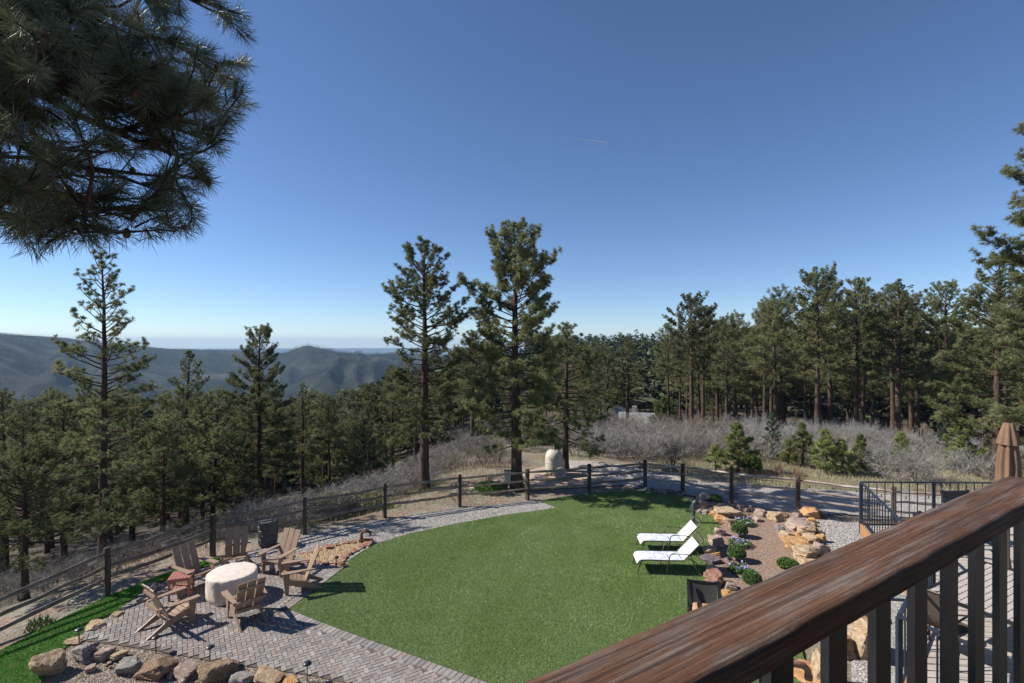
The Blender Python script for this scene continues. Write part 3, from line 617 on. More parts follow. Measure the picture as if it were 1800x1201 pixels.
# --- forest: variants copied
VAR = []
for i in range(7):
    rg_ = random.Random(100+i); k = [.36,.48,.26,.54,.2,.42,.33][i]
    pr = [(0,1.2),(k+.1,1.6+rg_.random()*.5),(.7,1.65+rg_.random()*.45),(.9,1.0+rg_.random()*.6),(1,.2+.4*rg_.random())]
    th = P_('v%d' % i, 'ponderosa_pine', 'pine', 'pines of the forest', seed=200+i, H=13.0, prof=pr, cb=k, nb=80, nn=11, w=.034, tuft=.2, tri=True, sub=1.1, rtr=.016, sides=6, lean=rg_.uniform(-.02,.02))
    VAR.append(th)
used = [False]*7
frng = random.Random(77)
LAB = {'right': 'pine standing in the dense right hand forest behind the brush',
       'far': 'distant pine on the low wooded rise behind the grey roofed house',
       'left': 'pine in the valley forest below the fence on the left',
       'mid': 'pine in the woods behind the tall middle pair'}
GRP = {'right': 'pines of the right hand forest', 'far': 'distant pines behind the house', 'left': 'pines of the valley forest', 'mid': 'pines in the woods behind the middle pair'}
PLACED = []
def forest(kind, n, pxr, Dr, ytop, hr, mind, avoid=None):
    c = 0; tries = 0
    while c < n and tries < n*60:
        tries += 1
        px = frng.uniform(*pxr); D = math.sqrt(frng.uniform(Dr[0]**2, Dr[1]**2)); x = (px-900)/F*D
        if any((x-a)**2+(D-b)**2 < mind*mind for a, b in PLACED): continue
        if avoid and avoid(px, x, D): continue
        if ytop: H = hfor(px, D, ytop(px)+(frng.uniform(-10, 26) if kind == 'right' else frng.uniform(-14, 60)*frng.random()**.7))
        else: H = frng.uniform(*hr)
        H = min(max(H, hr[0]), hr[1]*frng.uniform(.92, 1.06))
        PLACED.append((x, D)); i = frng.choice([0,1,3,5,6]) if kind == 'right' else frng.randrange(7); th = VAR[i]
        if used[i]: th = copy_tree(VAR[i])
        used[i] = True
        s = H/13.0; th.location = (x, D, zt(x, D)-.1); w_ = s*frng.uniform(.9, 1.15)
        th.scale = (w_, w_, s); th.rotation_euler = (0, 0, frng.uniform(0, 6.28)); th['label'] = LAB[kind]; th['group'] = GRP[kind]; c += 1
prof_r = lambda px: np.interp(px, [1180,1260,1330,1380,1420,1500,1600,1700,1760,2000], [558,566,552,515,494,500,503,506,475,420])
house_av = lambda px, x, D: (abs(x-17.5) < 8 and 62 < D < 84) or (1078 < px < 1160 and D < 68)
forest('right', 88, (1255, 1990), (37, 86), prof_r, (7, 15.5), 2.6, house_av)
forest('right', 16, (1165, 1300), (52, 100), prof_r, (8, 14), 2.8, house_av)
prof_f = lambda px: np.interp(px, [1040,1100,1170,1300], [612,606,606,590])
forest('far', 20, (1010, 1330), (95, 190), prof_f, (8, 17), 4, None)
prof_m = lambda px: np.interp(px, [560,700,800,900,1050], [700,668,640,628,622])
forest('mid', 40, (640, 1075), (36, 95), prof_m, (6, 14), 3.0, house_av)
forest('left', 108, (-160, 660), (20, 90), lambda px: np.interp(px, [-100,100,300,660], [682,690,694,690]), (5.5, 13.5), 3.2,
       lambda px, x, D: (px > 400 and D < 34) or (px < 235 and D < 20) or (D < 19 and 235 < px < 420))
# --- the far-off wood: one mass of small conifers
def lowtree(seed, n=64):
    rg = np.random.default_rng(seed); V = []
    for i in range(n):
        h = rg.uniform(.18, 1)**.8; rr = (1-h)**.75*.24+.02; a = rg.uniform(0, 6.28); r_ = rr*rg.uniform(.2, 1)
        c = np.array([r_*math.cos(a), r_*math.sin(a), h]); s = .085*(1.15-h*.6)
        V += [c+rg.normal(0, s, 3)*[1,1,.5], c+rg.normal(0, s, 3)*[1,1,.5], c+rg.normal(0, s, 3)*[1,1,.5]]
    V += [np.array([-.008,0,0]), np.array([.008,0,0]), np.array([0,0,.9])]
    return np.array(V)
def mass(name, n, azr, rr, hr, label, seed, ntri=64, thr=None, mat='needle_far'):
    rg = np.random.default_rng(seed); az = rg.uniform(*azr, n*3); r = np.sqrt(rg.uniform(rr[0]**2, rr[1]**2, n*3))
    x = r*np.sin(az); y = r*np.cos(az)
    if thr: m = fbm(x/160, y/160, 31)+rg.uniform(-.12, .12, len(x)) > thr; x, y = x[m], y[m]
    x, y = x[:n], y[:n]
    z = zterr(x, y); mb = MB(); L = [lowtree(seed+i, ntri) for i in range(5)]
    for i in range(5):
        xs, ys, zs = x[i::5], y[i::5], z[i::5]; k = len(xs); h = rg.uniform(*hr, k); a = rg.uniform(0, 6.28, k); T = L[i]
        X = T[None,:,0]*np.cos(a)[:,None]-T[None,:,1]*np.sin(a)[:,None]; Y = T[None,:,0]*np.sin(a)[:,None]+T[None,:,1]*np.cos(a)[:,None]
        V = np.stack([X*h[:,None]+xs[:,None], Y*h[:,None]+ys[:,None], T[None,:,2]*h[:,None]+zs[:,None]-.2], -1).reshape(-1, 3)
        mb.add(V, np.arange(len(V)).reshape(-1, 3))
    return tag(mb.build(name, M[mat]), label, 'forest', kind='stuff')
M['needle_far'] = simple('far_pine_needles', (.04,.052,.03), (.10,.115,.06), .12, 0.8, 0.1, 0)
mass('valley_forest', 6500, (-.95, -.02), (68, 420), (7, 13), 'far wood filling the valley below the yard', 5, 90)
mass('valley_forest', 6500, (-.95, .35), (400, 950), (8, 14), 'far wood beyond the valley floor', 6, 60)
mass('ridge_forest', 1500, (.03, 1.0), (90, 330), (9, 14), 'far wood on the rise behind the right hand forest', 7, 80)
mass('hill_forest', 70000, (-.95, .3), (950, 2400), (7, 12), 'conifers covering the blue hills across the valley', 8, 7, .44, mat='hill_tree')

# ================================================================== THE NEAR PINE, upper left
rg = np.random.default_rng(3); tr = MB(); NC = []; ND = []; cones = []
TX, TY = -8.0, 5.6
gz0 = zt(TX, TY)
tz = np.linspace(gz0-.3, 14.5, 14); tr.tube(np.stack([TX+.12*np.sin(tz), TY+.1*np.cos(tz*.8), tz], -1), .34*(1-(tz-gz0)/19)**.7+.02, 14)
def near_branch(p0, tip, r0, sag, rich=1.0, n1=10, n2=4):
    r0 *= 1.25
    p0 = np.array(p0, float); tip = np.array(tip, float); m = 10; s = np.linspace(0, 1, m)
    L = np.linalg.norm(tip-p0); P = p0+(tip-p0)*s[:,None]; P[:,2] += sag*np.sin(s*PI)+rg.normal(0, .015*L, m)*np.sin(s*PI); P[:,0] += rg.normal(0, .012*L, m)*np.sin(s*PI); P[:,1] += np.cumsum(rg.normal(0, .02*L, m))*np.sin(s*PI)
    tr.tube(P, r0*(1-s)**.8+.008, 7, cap=False)
    for q in range(int(n1*rich)):
        u = rg.uniform(.18, 1.0)**.75; b = np.array([np.interp(u, s, P[:,i]) for i in range(3)])
        dr = unit(tip-p0); d2 = unit(dr*rg.uniform(.4, 1.0)+rg.normal(0, .55, 3)*[.6,1,.62]+[0,0,.12]); L2 = L*rg.uniform(.12, .26)*(1.15-.5*u)
        for _ in range(3):
            e = b+d2*L2+[0,0,.10*L2]
            if e[1] > .5 and 600-900*(e[2]-6.2)/e[1] > 432: d2 = unit(d2+[0,0,.45]); L2 *= .8
        mid = b+d2*L2*.5+rg.normal(0, .06*L2, 3); e = b+d2*L2+[0,0,.10*L2]
        tr.tube(np.array([b, mid, e]), [.020*L2+.008,.013,.006], 5, cap=False)
        for k in range(n2):
            v_ = rg.uniform(.2, 1); c0 = (b*(1-v_)+mid*v_) if v_ < .5 else (mid*(1-v_)+e*v_)
            c0 = b+(e-b)*v_ if v_ >= .5 else c0
            d3 = unit(d2*.8+rg.normal(0, .6, 3)+[0,0,.12]); L3 = rg.uniform(.1, .42); e3 = c0+d3*L3
            if e3[1] > .5 and 600-900*(e3[2]-6.2)/e3[1] > 440: d3 = unit(d3*[1,1,0]+[0,0,.3]); e3 = c0+d3*L3*.6
            tr.tube(np.array([c0, (c0+e3)/2+rg.normal(0,.02,3), e3]), [.010,.007,.005], 4, cap=False)
            NC.append(e3); ND.append(d3)
            if rg.random() < .35: NC.append(c0+d3*L3*.55); ND.append(d3)
            if rg.random() < .05: cones.append(e3)
        NC.append(e); ND.append(d2)
    NC.append(tip); ND.append(unit(P[-1]-P[-2]))
def nb(pxt, pyt, D, z0, r0=.06, sag=.15, rich=1.0, y0=None):
    near_branch((TX, TY, z0), at(pxt, D, pyt), r0, sag, rich)
nb(375,250,5.2,10.0,.075,.15,1.5); nb(345,285,4.8,9.6,.07,.10,1.3); nb(280,335,4.6,9.1,.06,.05,1.1)
nb(235,385,4.5,8.3,.05,.12,1.3); nb(185,405,4.2,8.0,.045,.16,1.1); nb(120,388,4.1,7.7,.04,.1,1.0); nb(40,378,4.2,7.6,.035,.05,.8); nb(190,385,5.2,8.0,.045,.1,1.1)
nb(425,25,5.6,11.2,.055,.1,.75); nb(345,95,6.0,10.8,.06,.1,1.3); nb(355,175,6.2,10.5,.06,.1,1.4); nb(290,150,5.0,10.3,.06,.1,1.4); nb(325,215,4.6,9.8,.05,.1,1.2)
nb(250,70,4.8,10.7,.05,.1,1.5); nb(160,20,5.2,11.2,.05,.1,1.5); nb(300,10,5.8,11.4,.05,.1,1.1); nb(110,110,4.4,10.2,.05,.1,1.5); nb(60,40,4.6,10.9,.05,.1,1.5); nb(160,150,4.2,9.7,.05,.1,1.3); nb(20,150,4.2,9.5,.05,.1,1.3)
# the rest of its crown, mostly outside the frame: shades the deck rail
for q in range(20):
    z0 = rg.uniform(7.2, 12.5); a = rg.uniform(-3.0, -.6) if z0 < 11 else rg.uniform(-3.0, .3); L = np.interp(z0, [6,10,16], [3.6,4.6,1.4])*rg.uniform(.7, 1.1)
    near_branch((TX, TY, z0), (TX+L*math.cos(a), TY+L*math.sin(a), z0+rg.uniform(-.5, .6)), .05, .1, .9)
NC = np.array(NC); ND = unit(np.array(ND)); crn = MB()
tuft_mesh(crn, NC, ND, 74, .175, .0040, rg, spread=.8, back=.16)
npine = thing('ponderosa_pine', 'huge near pine overhanging the upper left corner, with long needles and dark branches', 'tree', group='tall pines around the yard')
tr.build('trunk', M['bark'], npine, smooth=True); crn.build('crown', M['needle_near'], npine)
for c_ in cones[:60]:
    MB().lathe([(0,-.05),(.022,-.035),(.032,-.005),(.026,.025),(.008,.045)], 7, c_).build('pine_cone', M['cone'], npine, smooth=True)
print('near tufts', len(NC))

# ================================================================== YOUNG TREES, SHRUBS
def young(key, px, yb, ytop, label, wid, mat='needle_young', name='young_pine', seed=1, nn=44, tuft=.15, **kw):
    p = g(px, yb); D = p[1]; H = (yb-ytop)/F*D
    th = P_(key, name, label, 'young trees in the clearing', mat=mat, seed=seed, H=H, prof=[(0,wid*.8),(.3,wid),(.6,wid*.7),(.9,wid*.3),(1,.08)], cb=kw.pop('cb', .12), nb=kw.pop('nb', 34), nn=nn, tuft=tuft, w=.014, sub=2.6, rtr=.03, up=.5, **kw)
    th.location = (p[0], p[1], zt(p[0], p[1])-.03); return th
young('y1', 1297, 826, 742, 'bright young pine, broadest of those left of the red brush pile', .85, seed=41, nb=44)
young('y2', 1258, 822, 780, 'small young pine just left of the broad one', .5, seed=42, nb=24, cb=.3)
young('y3', 1411, 815, 742, 'open young pine with a clear stem right of the red brush pile', .6, seed=43, cb=.35)
young('y4', 1386, 812, 772, 'little young pine left of the clear stemmed one', .4, seed=44)
young('y5', 1452, 826, 752, 'bushy young pine in the middle of the clearing, left of its twin', .7, seed=45)
young('y6', 1480, 828, 768, 'bushy young pine right of its taller twin', .55, seed=46)
young('y7', 1512, 822, 762, 'young pine beyond the corner of the lower deck railing', .5, seed=47)
young('y8', 1585, 815, 757, 'yellowish young pine amid the grey brush', .5, seed=48)
young('y9', 1688, 812, 722, 'largest bright green young pine, behind the lower deck', .85, seed=49, nb=44)
young('y10', 1738, 800, 752, 'small dark young pine left of the closed umbrella', .35, seed=50, mat='needle')
young('s1', 1357, 800, 722, 'small bluish spruce in the brush behind the young pines', .55, mat='needle_spruce', name='young_spruce', seed=51, tuft=.09, nn=26, nb=50)
young('s2', 1664, 790, 710, 'small pale spruce behind the largest young pine', .5, mat='needle_spruce', name='young_spruce', seed=52, tuft=.09, nn=26, nb=50)
th = P_('ol', 'juniper_tree', 'rounded dark green juniper right of the grey roofed house', None, mat='needle_olive', seed=61, H=5.6, prof=[(0,1.6),(.3,2.0),(.7,1.6),(1,.6)], cb=.05, nb=70, nn=16, w=.03, tuft=.16, sub=2.0, rtr=.02, up=.6)
put(th, 1168, 58, dz=-1.2)
def shrub(seed, H, W_, n0, mat_twigs=3):
    rg = np.random.default_rng(seed); mb = MB()
    def grow(p, d, L, r, lv):
        m = 3; pts = [p]; dd = d
        for i in range(m):
            dd = unit(dd+rg.normal(0, .2, 3)+[0,0,.05]); pts.append(pts[-1]+dd*L/m)
        pts = np.array(pts); mb.tube(pts, np.linspace(r, r*.6, m+1), 3, cap=False)
        if lv == 0: return
        k = rg.integers(3, 5) if lv > 1 else rg.integers(3, 6)
        for i in range(k):
            b = pts[rg.integers(1, m+1)]; nd = unit(dd+rg.normal(0, .62, 3)); grow(b, nd, L*rg.uniform(.5, .8), r*.58, lv-1)
    for i in range(n0):
        a = rg.uniform(0, 6.28); t = rg.uniform(.1, .75)
        grow(np.array([math.cos(a)*.15, math.sin(a)*.15, 0])*W_, unit(np.array([math.cos(a)*t*W_, math.sin(a)*t*W_, 1.0])), H*.45, .017*H/1.8, 3)
    return mb
SH = []
for i in range(5):
    th = thing('bare_shrub', 'shrub', 'shrub', group='x'); shrub(300+i, 1.75, 1.0, 9).build('branches', M['twig'], th); SH.append(th)
sused = [False]*5; srng = random.Random(5)
def shrubs(n, fn, label, group, sc=(.7, 1.15), mind=.75):
    pl = []; c = 0; tr_ = 0
    while c < n and tr_ < n*50:
        tr_ += 1; px, D = fn(); x = (px-900)/F*D
        if any((x-a)**2+(D-b)**2 < mind**2 for a, b in pl): continue
        pl.append((x, D)); i = srng.randrange(5); th = SH[i]
        if sused[i]: th = copy_tree(th)
        sused[i] = True; s = srng.uniform(*sc); th.location = (x, D, zt(x, D)-.04); th.scale = (s*1.1, s*1.1, s)
        th.rotation_euler = (0, 0, srng.uniform(0, 6.28)); th['label'] = label; th['group'] = group; c += 1
def band(x0, x1, D0, D1):
    return lambda: (srng.uniform(x0, x1), math.sqrt(srng.uniform(D0**2, D1**2)))
def shrub_mass(n, fn, label, sc, mind, seed):
    rr = random.Random(seed); mb = MB(); pl = []; c = 0; tr_ = 0
    src = []
    for i in range(3):
        q = shrub(320+i+seed*7, 1.75, 1.0, 8); src.append((np.concatenate(q.v), np.concatenate([l.reshape(-1, 4) for l in q.l])))
    while c < n and tr_ < n*50:
        tr_ += 1; px, D = fn(); x = (px-900)/F*D
        if any((x-a)**2+(D-b)**2 < mind**2 for a, b in pl): continue
        pl.append((x, D)); V, Fc = src[rr.randrange(3)]; s = rr.uniform(*sc); a = rr.uniform(0, 6.28); ca_, sa_ = math.cos(a), math.sin(a)
        W = np.stack([(V[:,0]*ca_-V[:,1]*sa_)*s*1.1+x, (V[:,0]*sa_+V[:,1]*ca_)*s*1.1+D, V[:,2]*s+zt(x, D)-.04], -1); mb.add(W, Fc); c += 1
    return tag(mb.build('scrub', M['twig'], None), label, 'scrub', kind='stuff')
shrubs(52, band(1008, 1290, 27.2, 32.5), 'leafless grey scrub oak in the thicket between the driveway and the grey roofed house', 'shrubs of the middle thicket', (.8, 1.12))
shrub_mass(36, band(1008, 1290, 32.5, 39), 'rear of the grey scrub thicket towards the grey roofed house', (.8, 1.15), .8, 1)
shrubs(40, band(1290, 1560, 27, 32), 'leafless grey scrub oak in the thicket behind the young pines', 'shrubs behind the young pines', (.75, 1.1))
shrub_mass(34, band(1290, 1560, 32, 39), 'rear of the grey scrub at the foot of the right hand forest', (.8, 1.1), .8, 2)
shrubs(58, band(1520, 1900, 22.5, 34), 'leafless grey scrub oak in the thicket beyond the lower deck', 'shrubs beyond the lower deck', (.7, 1.1))
shrubs(98, lambda: (lambda p: (p, srng.uniform(np.interp(p, [420,560,700,760], [17.0,19.0,21.2,23]), np.interp(p, [420,760], [27, 31]))))(srng.uniform(420, 755)), 'leafless grey scrub oak on the slope outside the fence left of the middle pines', 'shrubs on the left slope', (.6, .98), .62)
shrub_mass(30, band(765, 880, 25.5, 29), 'grey scrub at the edge of the dirt clearing left of the tallest pine', (.5, .85), .7, 5)
shrub_mass(40, band(765, 970, 28.5, 38), 'grey scrub behind the trunks of the middle pines', (.7, 1.0), .8, 3)
shrub_mass(110, lambda: (lambda p: (p, np.interp(p, [-60,188,374,430], [11.5,13.6,16,17.5])+srng.uniform(.4, 11)))(srng.uniform(-60, 430)), 'low leafless brush covering the bank outside the fence at the left', (.25, .7), .6, 4)
def one(label, px, yb, H, W_, mat, seed, n0=8, name='bare_shrub', cat='shrub'):
    p = g(px, yb); th = thing(name, label, cat, (p[0], p[1], zt(p[0], p[1])-.03)); shrub(seed, H, W_, n0).build('branches', M[mat], th); return th
one('dark many stemmed bare shrub standing in front of the grey thicket behind the fence', 1178, 822, 2.0, .9, 'twig_dark', 401, 12)
one('dead reddish brush pile lying low between the young pines', 1345, 833, .8, 2.8, 'twig_red', 402, 20, 'brush_pile', 'brush pile')
one('dead reddish brush heap right of the larger brush pile', 1378, 832, .7, 2.5, 'twig_red', 404, 16, 'brush_pile', 'brush pile')
one('small bare shrub growing at the fence post right of the rock pile', 1286, 882, .85, .4, 'twig_dark', 403, 7)
one('spreading bare shrub with leaning stems behind the lower deck railing', 1620, 848, 1.9, 1.5, 'twig', 405, 14)
# pale rabbitbrush beyond the fence
def bush(name, label, cat, px, yb, r, h, mat, n, seed, bl=.1, w=.012, up=1.0, z=None, group=None):
    p = g(px, yb); rg = np.random.default_rng(seed); mb = MB()
    zz = zt(p[0], p[1])-.03 if z is None else z
    a = rg.uniform(0, 6.28, n); e = np.arccos(rg.uniform(-.25, 1, n)) ; rr = rg.uniform(.75, 1.03, n)
    d = np.stack([np.cos(a)*np.sin(e), np.sin(a)*np.sin(e), np.cos(e)], -1)
    c = d*rr[:,None]*[r, r, h/2]+[0, 0, h/2]
    tuft_tri(mb, c, unit(d+[0,0,up]), 7, bl, w, rg, .9)
    th = thing(name, label, cat, (p[0], p[1], zz), group=group); mb.build('foliage', M[mat], th)
    MB().lathe([(.02,0),(.018,h*.5),(r*.25,h*.75)], 6).build('stem', M['twig_dark'], th); return th
bush('rabbitbrush', 'pale round rabbitbrush just outside the fence left of the middle pines', 'shrub', 585, 893, .8, .85, 'sage', 1900, 1, .16, .014)
bush('rabbitbrush', 'grey low rabbitbrush touching the pale one outside the fence', 'shrub', 640, 884, .7, .6, 'dry_grass', 900, 2, .14, .014)
bush('green_bush', 'low green bush at the foot of the tallest pine behind the fence', 'shrub', 862, 862, .65, .32, 'weed', 900, 3, .07, .03)
bush('green_bush', 'leafy green shrub overlapping the broad young pine', 'shrub', 1318, 832, .5, 1.0, 'needle_olive', 1000, 6, .08, .035)
# boxwood balls, flowers in the bed
for (px, yb, r, lb) in ((1300, 943, .225, 'clipped boxwood ball farthest from the house in the planted bed'), (1295, 985, .225, 'clipped boxwood ball in the middle of the planted bed'), (1322, 1032, .21, 'clipped boxwood ball nearest the timber rail in the planted bed')):
    bush('boxwood_ball', lb, 'boxwood', px, yb, r, r*2.0, 'box_leaf', 1600, px, .035, .02, .2, z=-.01, group='clipped boxwood balls in the planted bed')
def flowers(px, yb, r, label, seed):
    p = g(px, yb); rg = np.random.default_rng(seed)
    th = thing('pansy_plant', label, 'flowers', (p[0], p[1], -.005), group='purple flowers in the planted bed')
    lf = MB(); n = 240; a = rg.uniform(0, 6.28, n); q = np.sqrt(rg.uniform(0, 1, n))*r
    c = np.stack([np.cos(a)*q, np.sin(a)*q, rg.uniform(.02, .12, n)], -1); tuft_tri(lf, c, unit(rg.normal(size=(n,3))+[0,0,1]), 5, .07, .03, rg); lf.build('leaves', M['box_leaf'], th)
    for k in range(30):
        a = rg.uniform(0, 6.28); q = math.sqrt(rg.uniform(0, 1))*r*1.05; z = rg.uniform(.13, .22); mb = MB()
        nrm = unit(np.array([rg.normal(0,.5), -.6+rg.normal(0,.4), .8])); s = unit(np.cross(nrm, [1,0,0.2])); u = np.cross(s, nrm); c0 = np.array([q*math.cos(a), q*math.sin(a), z]); R_ = rg.uniform(.02, .034)
        V = [c0+nrm*.004]; 
        for m in range(10):
            an = m*PI/5; rr = R_*(1.0 if m % 2 == 0 else .6); V.append(c0+s*math.cos(an)*rr+u*math.sin(an)*rr)
        mb.add(V, [(0, 1+m, 1+(m+1) % 10) for m in range(10)]); mb.build('bloom', M['petal'], th)
flowers(1308, 921, .3, 'purple flower clump farthest back in the bed, behind the far boxwood ball', 1)
flowers(1300, 958, .3, 'purple flower clump between the far and middle boxwood balls', 2)
flowers(1300, 1004, .28, 'purple flower clump between the middle and near boxwood balls', 3)
bush('leafy_plant', 'grey green leafy perennial by the right edge of the planted bed', 'plant', 1385, 998, .24, .22, 'weed', 500, 8, .06, .035, .5, z=-.01)
bush('leafy_plant', 'tiny green weed on the rocks at the far end of the bed', 'plant', 1259, 880, .2, .2, 'weed', 200, 9, .07, .02, .5, z=0)
# ================================================================== FENCE
fz = [zt(p[0], p[1]) for p in FENCE]; fz[2] = -.3; fz[1] = -.6; fz[0] = -1.2
for i in range(3, len(FENCE)): fz[i] = 0.0
fence = thing('split_rail_fence', 'weathered three rail timber fence curving round the whole yard', 'fence', (0,0,0))
frg = np.random.default_rng(8)
PH = {13: 1.34, 12: 1.28, 14: 1.3, 15: 1.3, 16: 1.3, 9: 1.25}
for i, (x, y) in enumerate(FENCE):
    h = PH.get(i, 1.19); mb = MB(); s = .065; r = frg.normal(0, .006, 8); a = frg.uniform(0, 1.5)
    zs = [-.35, 0, h*.5, h-.02, h+.01]; V = []
    for q, z in enumerate(zs):
        for k in range(4):
            an = a+k*PI/2+PI/4; rr = s*1.3*(1 if q < 4 else .82)+frg.normal(0, .003); V.append((rr*math.cos(an), rr*math.sin(an), z))
    mb.add(V, [(q*4+k, q*4+(k+1) % 4, q*4+4+(k+1) % 4, q*4+4+k) for q in range(4) for k in range(4)]); mb.add(V[-4:], [(0,1,2,3)])
    o = mb.build('post', M['post'], fence); o.location = (x, y, fz[i]-.02)
for i in range(len(FENCE)-1):
    a = np.array([*FENCE[i], fz[i]]); b = np.array([*FENCE[i+1], fz[i+1]]); ha, hb = PH.get(i, 1.19), PH.get(i+1, 1.19)
    for lv in (.36, .62, .88):
        m = 7; s = np.linspace(-.03, 1.03, m); P = a+(b-a)*s[:,None]; P[:,2] += lv*(ha*(1-s)+hb*s)+frg.normal(0, .01, m)
        P[:,2] -= .05*np.sin(PI*np.clip(s,0,1))*frg.uniform(-.2, 1); off = frg.normal(0, .012, 2); P[:,0] += off[0]; P[:,1] += off[1]
        rr = .047*(1+frg.normal(0, .08, m)); rr[0] = rr[-1] = .03
        mb = MB(); mb.tube(P, rr, 5); o = mb.build('rail', M['rail_pale'] if i >= 10 else M['rail'], fence)
# wire mesh on the right hand bays
mb = MB()
for i in range(11, len(FENCE)-1):
    a = np.array([*FENCE[i], 0]); b = np.array([*FENCE[i+1], 0]); d = b-a; L = np.linalg.norm(d); n = int(L/.1); off = np.array([d[1], -d[0], 0])/L*.05
    for q in range(n+1): p = a+d*q/n+off; mb.bar(p+[0,0,.02], p+[0,0,1.02], .003, .003, (1,0,0))
    for q in range(11): mb.bar(a+off+[0,0,.02+q*.1], b+off+[0,0,.02+q*.1], .003, .003)
mb.build('wire_mesh', M['wire'], fence)
# string of small bulbs under the top rail
sl = thing('string_lights', 'string of small unlit bulbs hanging under the top rail of the fence', 'string lights', (0,0,0))
mb = MB(); nbulb = 0
for i in range(2, len(FENCE)-2):
    a = np.array([*FENCE[i], fz[i]]); b = np.array([*FENCE[i+1], fz[i+1]]); d = b-a; L = np.linalg.norm(d)
    off = np.array([d[1], -d[0], 0])/L*.07; m = 9; s = np.linspace(0, 1, m); P = a+d*s[:,None]+off; hh = PH.get(i,1.19)*(1-s)+PH.get(i+1,1.19)*s; P[:,2] += .82*hh-.07*np.sin(PI*s*3)**2
    mb.tube(P, .005, 4)
    for k in (1,3,5,7):
        if nbulb > 95: break
        q = MB(); q.lathe([(.0,-.10),(.018,-.09),(.026,-.06),(.018,-.03),(.012,-.02),(.012,.01)], 6, P[k]); q.build('bulb', M['bulb'], sl, smooth=True); nbulb += 1
mb.build('cable', M['bulb'], sl)
# ================================================================== FURNITURE BY THE FIRE PIT
def arc_box(mb, p, q, w, t, up): mb.bar(p, q, w, t, up)
def adirondack(label, loc, rz):
    th = thing('adirondack_chair', label, 'chair', loc, rz, 'brown slatted chairs round the covered fire pit'); m = M['polywood']
    for y in (-.26, .26):
        mb = MB(); P0 = [(.40,.36),(.40,.24),(-.50,-.0),(-.42,.0),(-.40,.045),(-.1,.20)]
        pr = [(.41,.37),(.41,.25),(.1,.16),(-.42,.0),(-.54,.0),(-.12,.24),(.1,.31)]
        V = [(x, y+s*.014, z) for s in (-1, 1) for x, z in pr]; n = len(pr)
        mb.add(V[:n], [list(range(n))]); mb.add(V[n:], [list(range(n))[::-1]]); mb.add(V, [(k, (k+1) % n, n+(k+1) % n, n+k) for k in range(n)]); mb.build('side_rail', m, th)
    for y in (-.29, .29):
        mb = MB(); V = [(x, y+s*.014, z) for s in (-1,1) for x, z in ((.27,.535),(.30,0),(.38,0),(.43,.535))]
        mb.add(V, [(0,1,2,3),(7,6,5,4),(0,4,5,1),(1,5,6,2),(2,6,7,3),(3,7,4,0)]); mb.build('leg', m, th)
    for y in (-1, 1):
        mb = MB(); V = []
        for z in (.537, .562):
            for x, yy in ((.47,.265),(.47,.40),(.28,.405),(-.30,.345),(-.30,.27)): V.append((x, y*yy, z))
        mb.add(V, [(0,1,2,3,4),(9,8,7,6,5)]+[(k,(k+1)%5,5+(k+1)%5,5+k) for k in range(5)]); mb.build('arm', m, th)
    bk = []
    for k, y in enumerate((-.186, 0, .186)):
        mb = MB(); top = .985 if k == 1 else .975; mb.bar((-.075, y, .235), (-.40, y*1.05, top), .172, .022, (1,0,.35)); mb.build('back_slat', m, th)
    for x_, y_, z_, w_, h_ in ((-.325,.30,.52,.03,.07),(-.372,.27,.82,.022,.06),(-.155,.25,.27,.03,.07)): MB().bar((x_,-y_,z_), (x_,y_,z_), w_, h_, (0,0,1)).build('crossbar', m, th)
    for k in range(5):
        x = .385-k*.105; z = .385-k*.030; mb = MB(); mb.bar((x,-.245,z), (x,.245,z), .094, .022, (-.27,0,1)); mb.build('seat_slat', m, th)
    return th
adirondack('slatted chair at the lower left of the fire pit, seen from its side facing right', (-7.47,11.15,.024), math.atan2(.82,.57))
adirondack('slatted chair nearest the camera, showing its back, in front of the fire pit', (-5.92,11.42,.024), math.atan2(.72,-.69))
adirondack('slatted chair behind the red side table, facing right', (-8.08,12.95,.024), math.atan2(-.45,.9))
adirondack('slatted chair behind the fire pit facing the camera, nearest the fence', (-7.55,14.0,.024), math.atan2(-.92,.40))
adirondack('slatted chair behind the fire pit on the right, its back turned to the gravel', (-6.22,13.85,.024), math.atan2(-.94,-.33))
adirondack('slatted chair at the edge of the lawn facing left, its shadow on the grass', (-5.28,12.86,.024), math.atan2(-.40,-.92))
# cover over the fire pit
th = thing('fire_pit_table', 'round fire pit table under a wrinkled cream fabric cover', 'fire pit', (-6.80,12.45,.024))
crg = np.random.default_rng(2); K = 72; ph1 = crg.uniform(0, 6.28, 12)
def wr(a, z):
    w_ = sum(math.sin(a*(5+2*i)+ph1[i]+z*(2+i))*(.012 if i < 5 else .006) for i in range(10))
    return 1+w_*(1.5-z*1.6)*1.0
prof = [(.50,0),(.525,.015),(.54,.12),(.545,.25),(.55,.38),(.553,.48),(.555,.545),(.548,.572),(.535,.585),(.50,.592),(.38,.598),(.22,.603),(.08,.606),(0.001,.607)]
MB().lathe(prof, K, rf=wr).build('cover', M['cover'], th, smooth=True)
mb = MB(); mb.tube([(-.56*math.cos(a), -.56*math.sin(a), .5-.0) for a in np.linspace(-.5, .4, 8)], .012, 5)
rgc = np.random.default_rng(7)
for k in range(16):
    a = PI+rgc.uniform(-.35, .25); z = rgc.uniform(.05, .5); P = [(.55*math.cos(a+q*.05), .55*math.sin(a+q*.05), z-q*.05+rgc.normal(0,.01)) for q in range(4)]; mb.tube(P, [.004,.016,.016,.004], 5)
mb.build('gathered_hem', M['cover'], th, smooth=True)
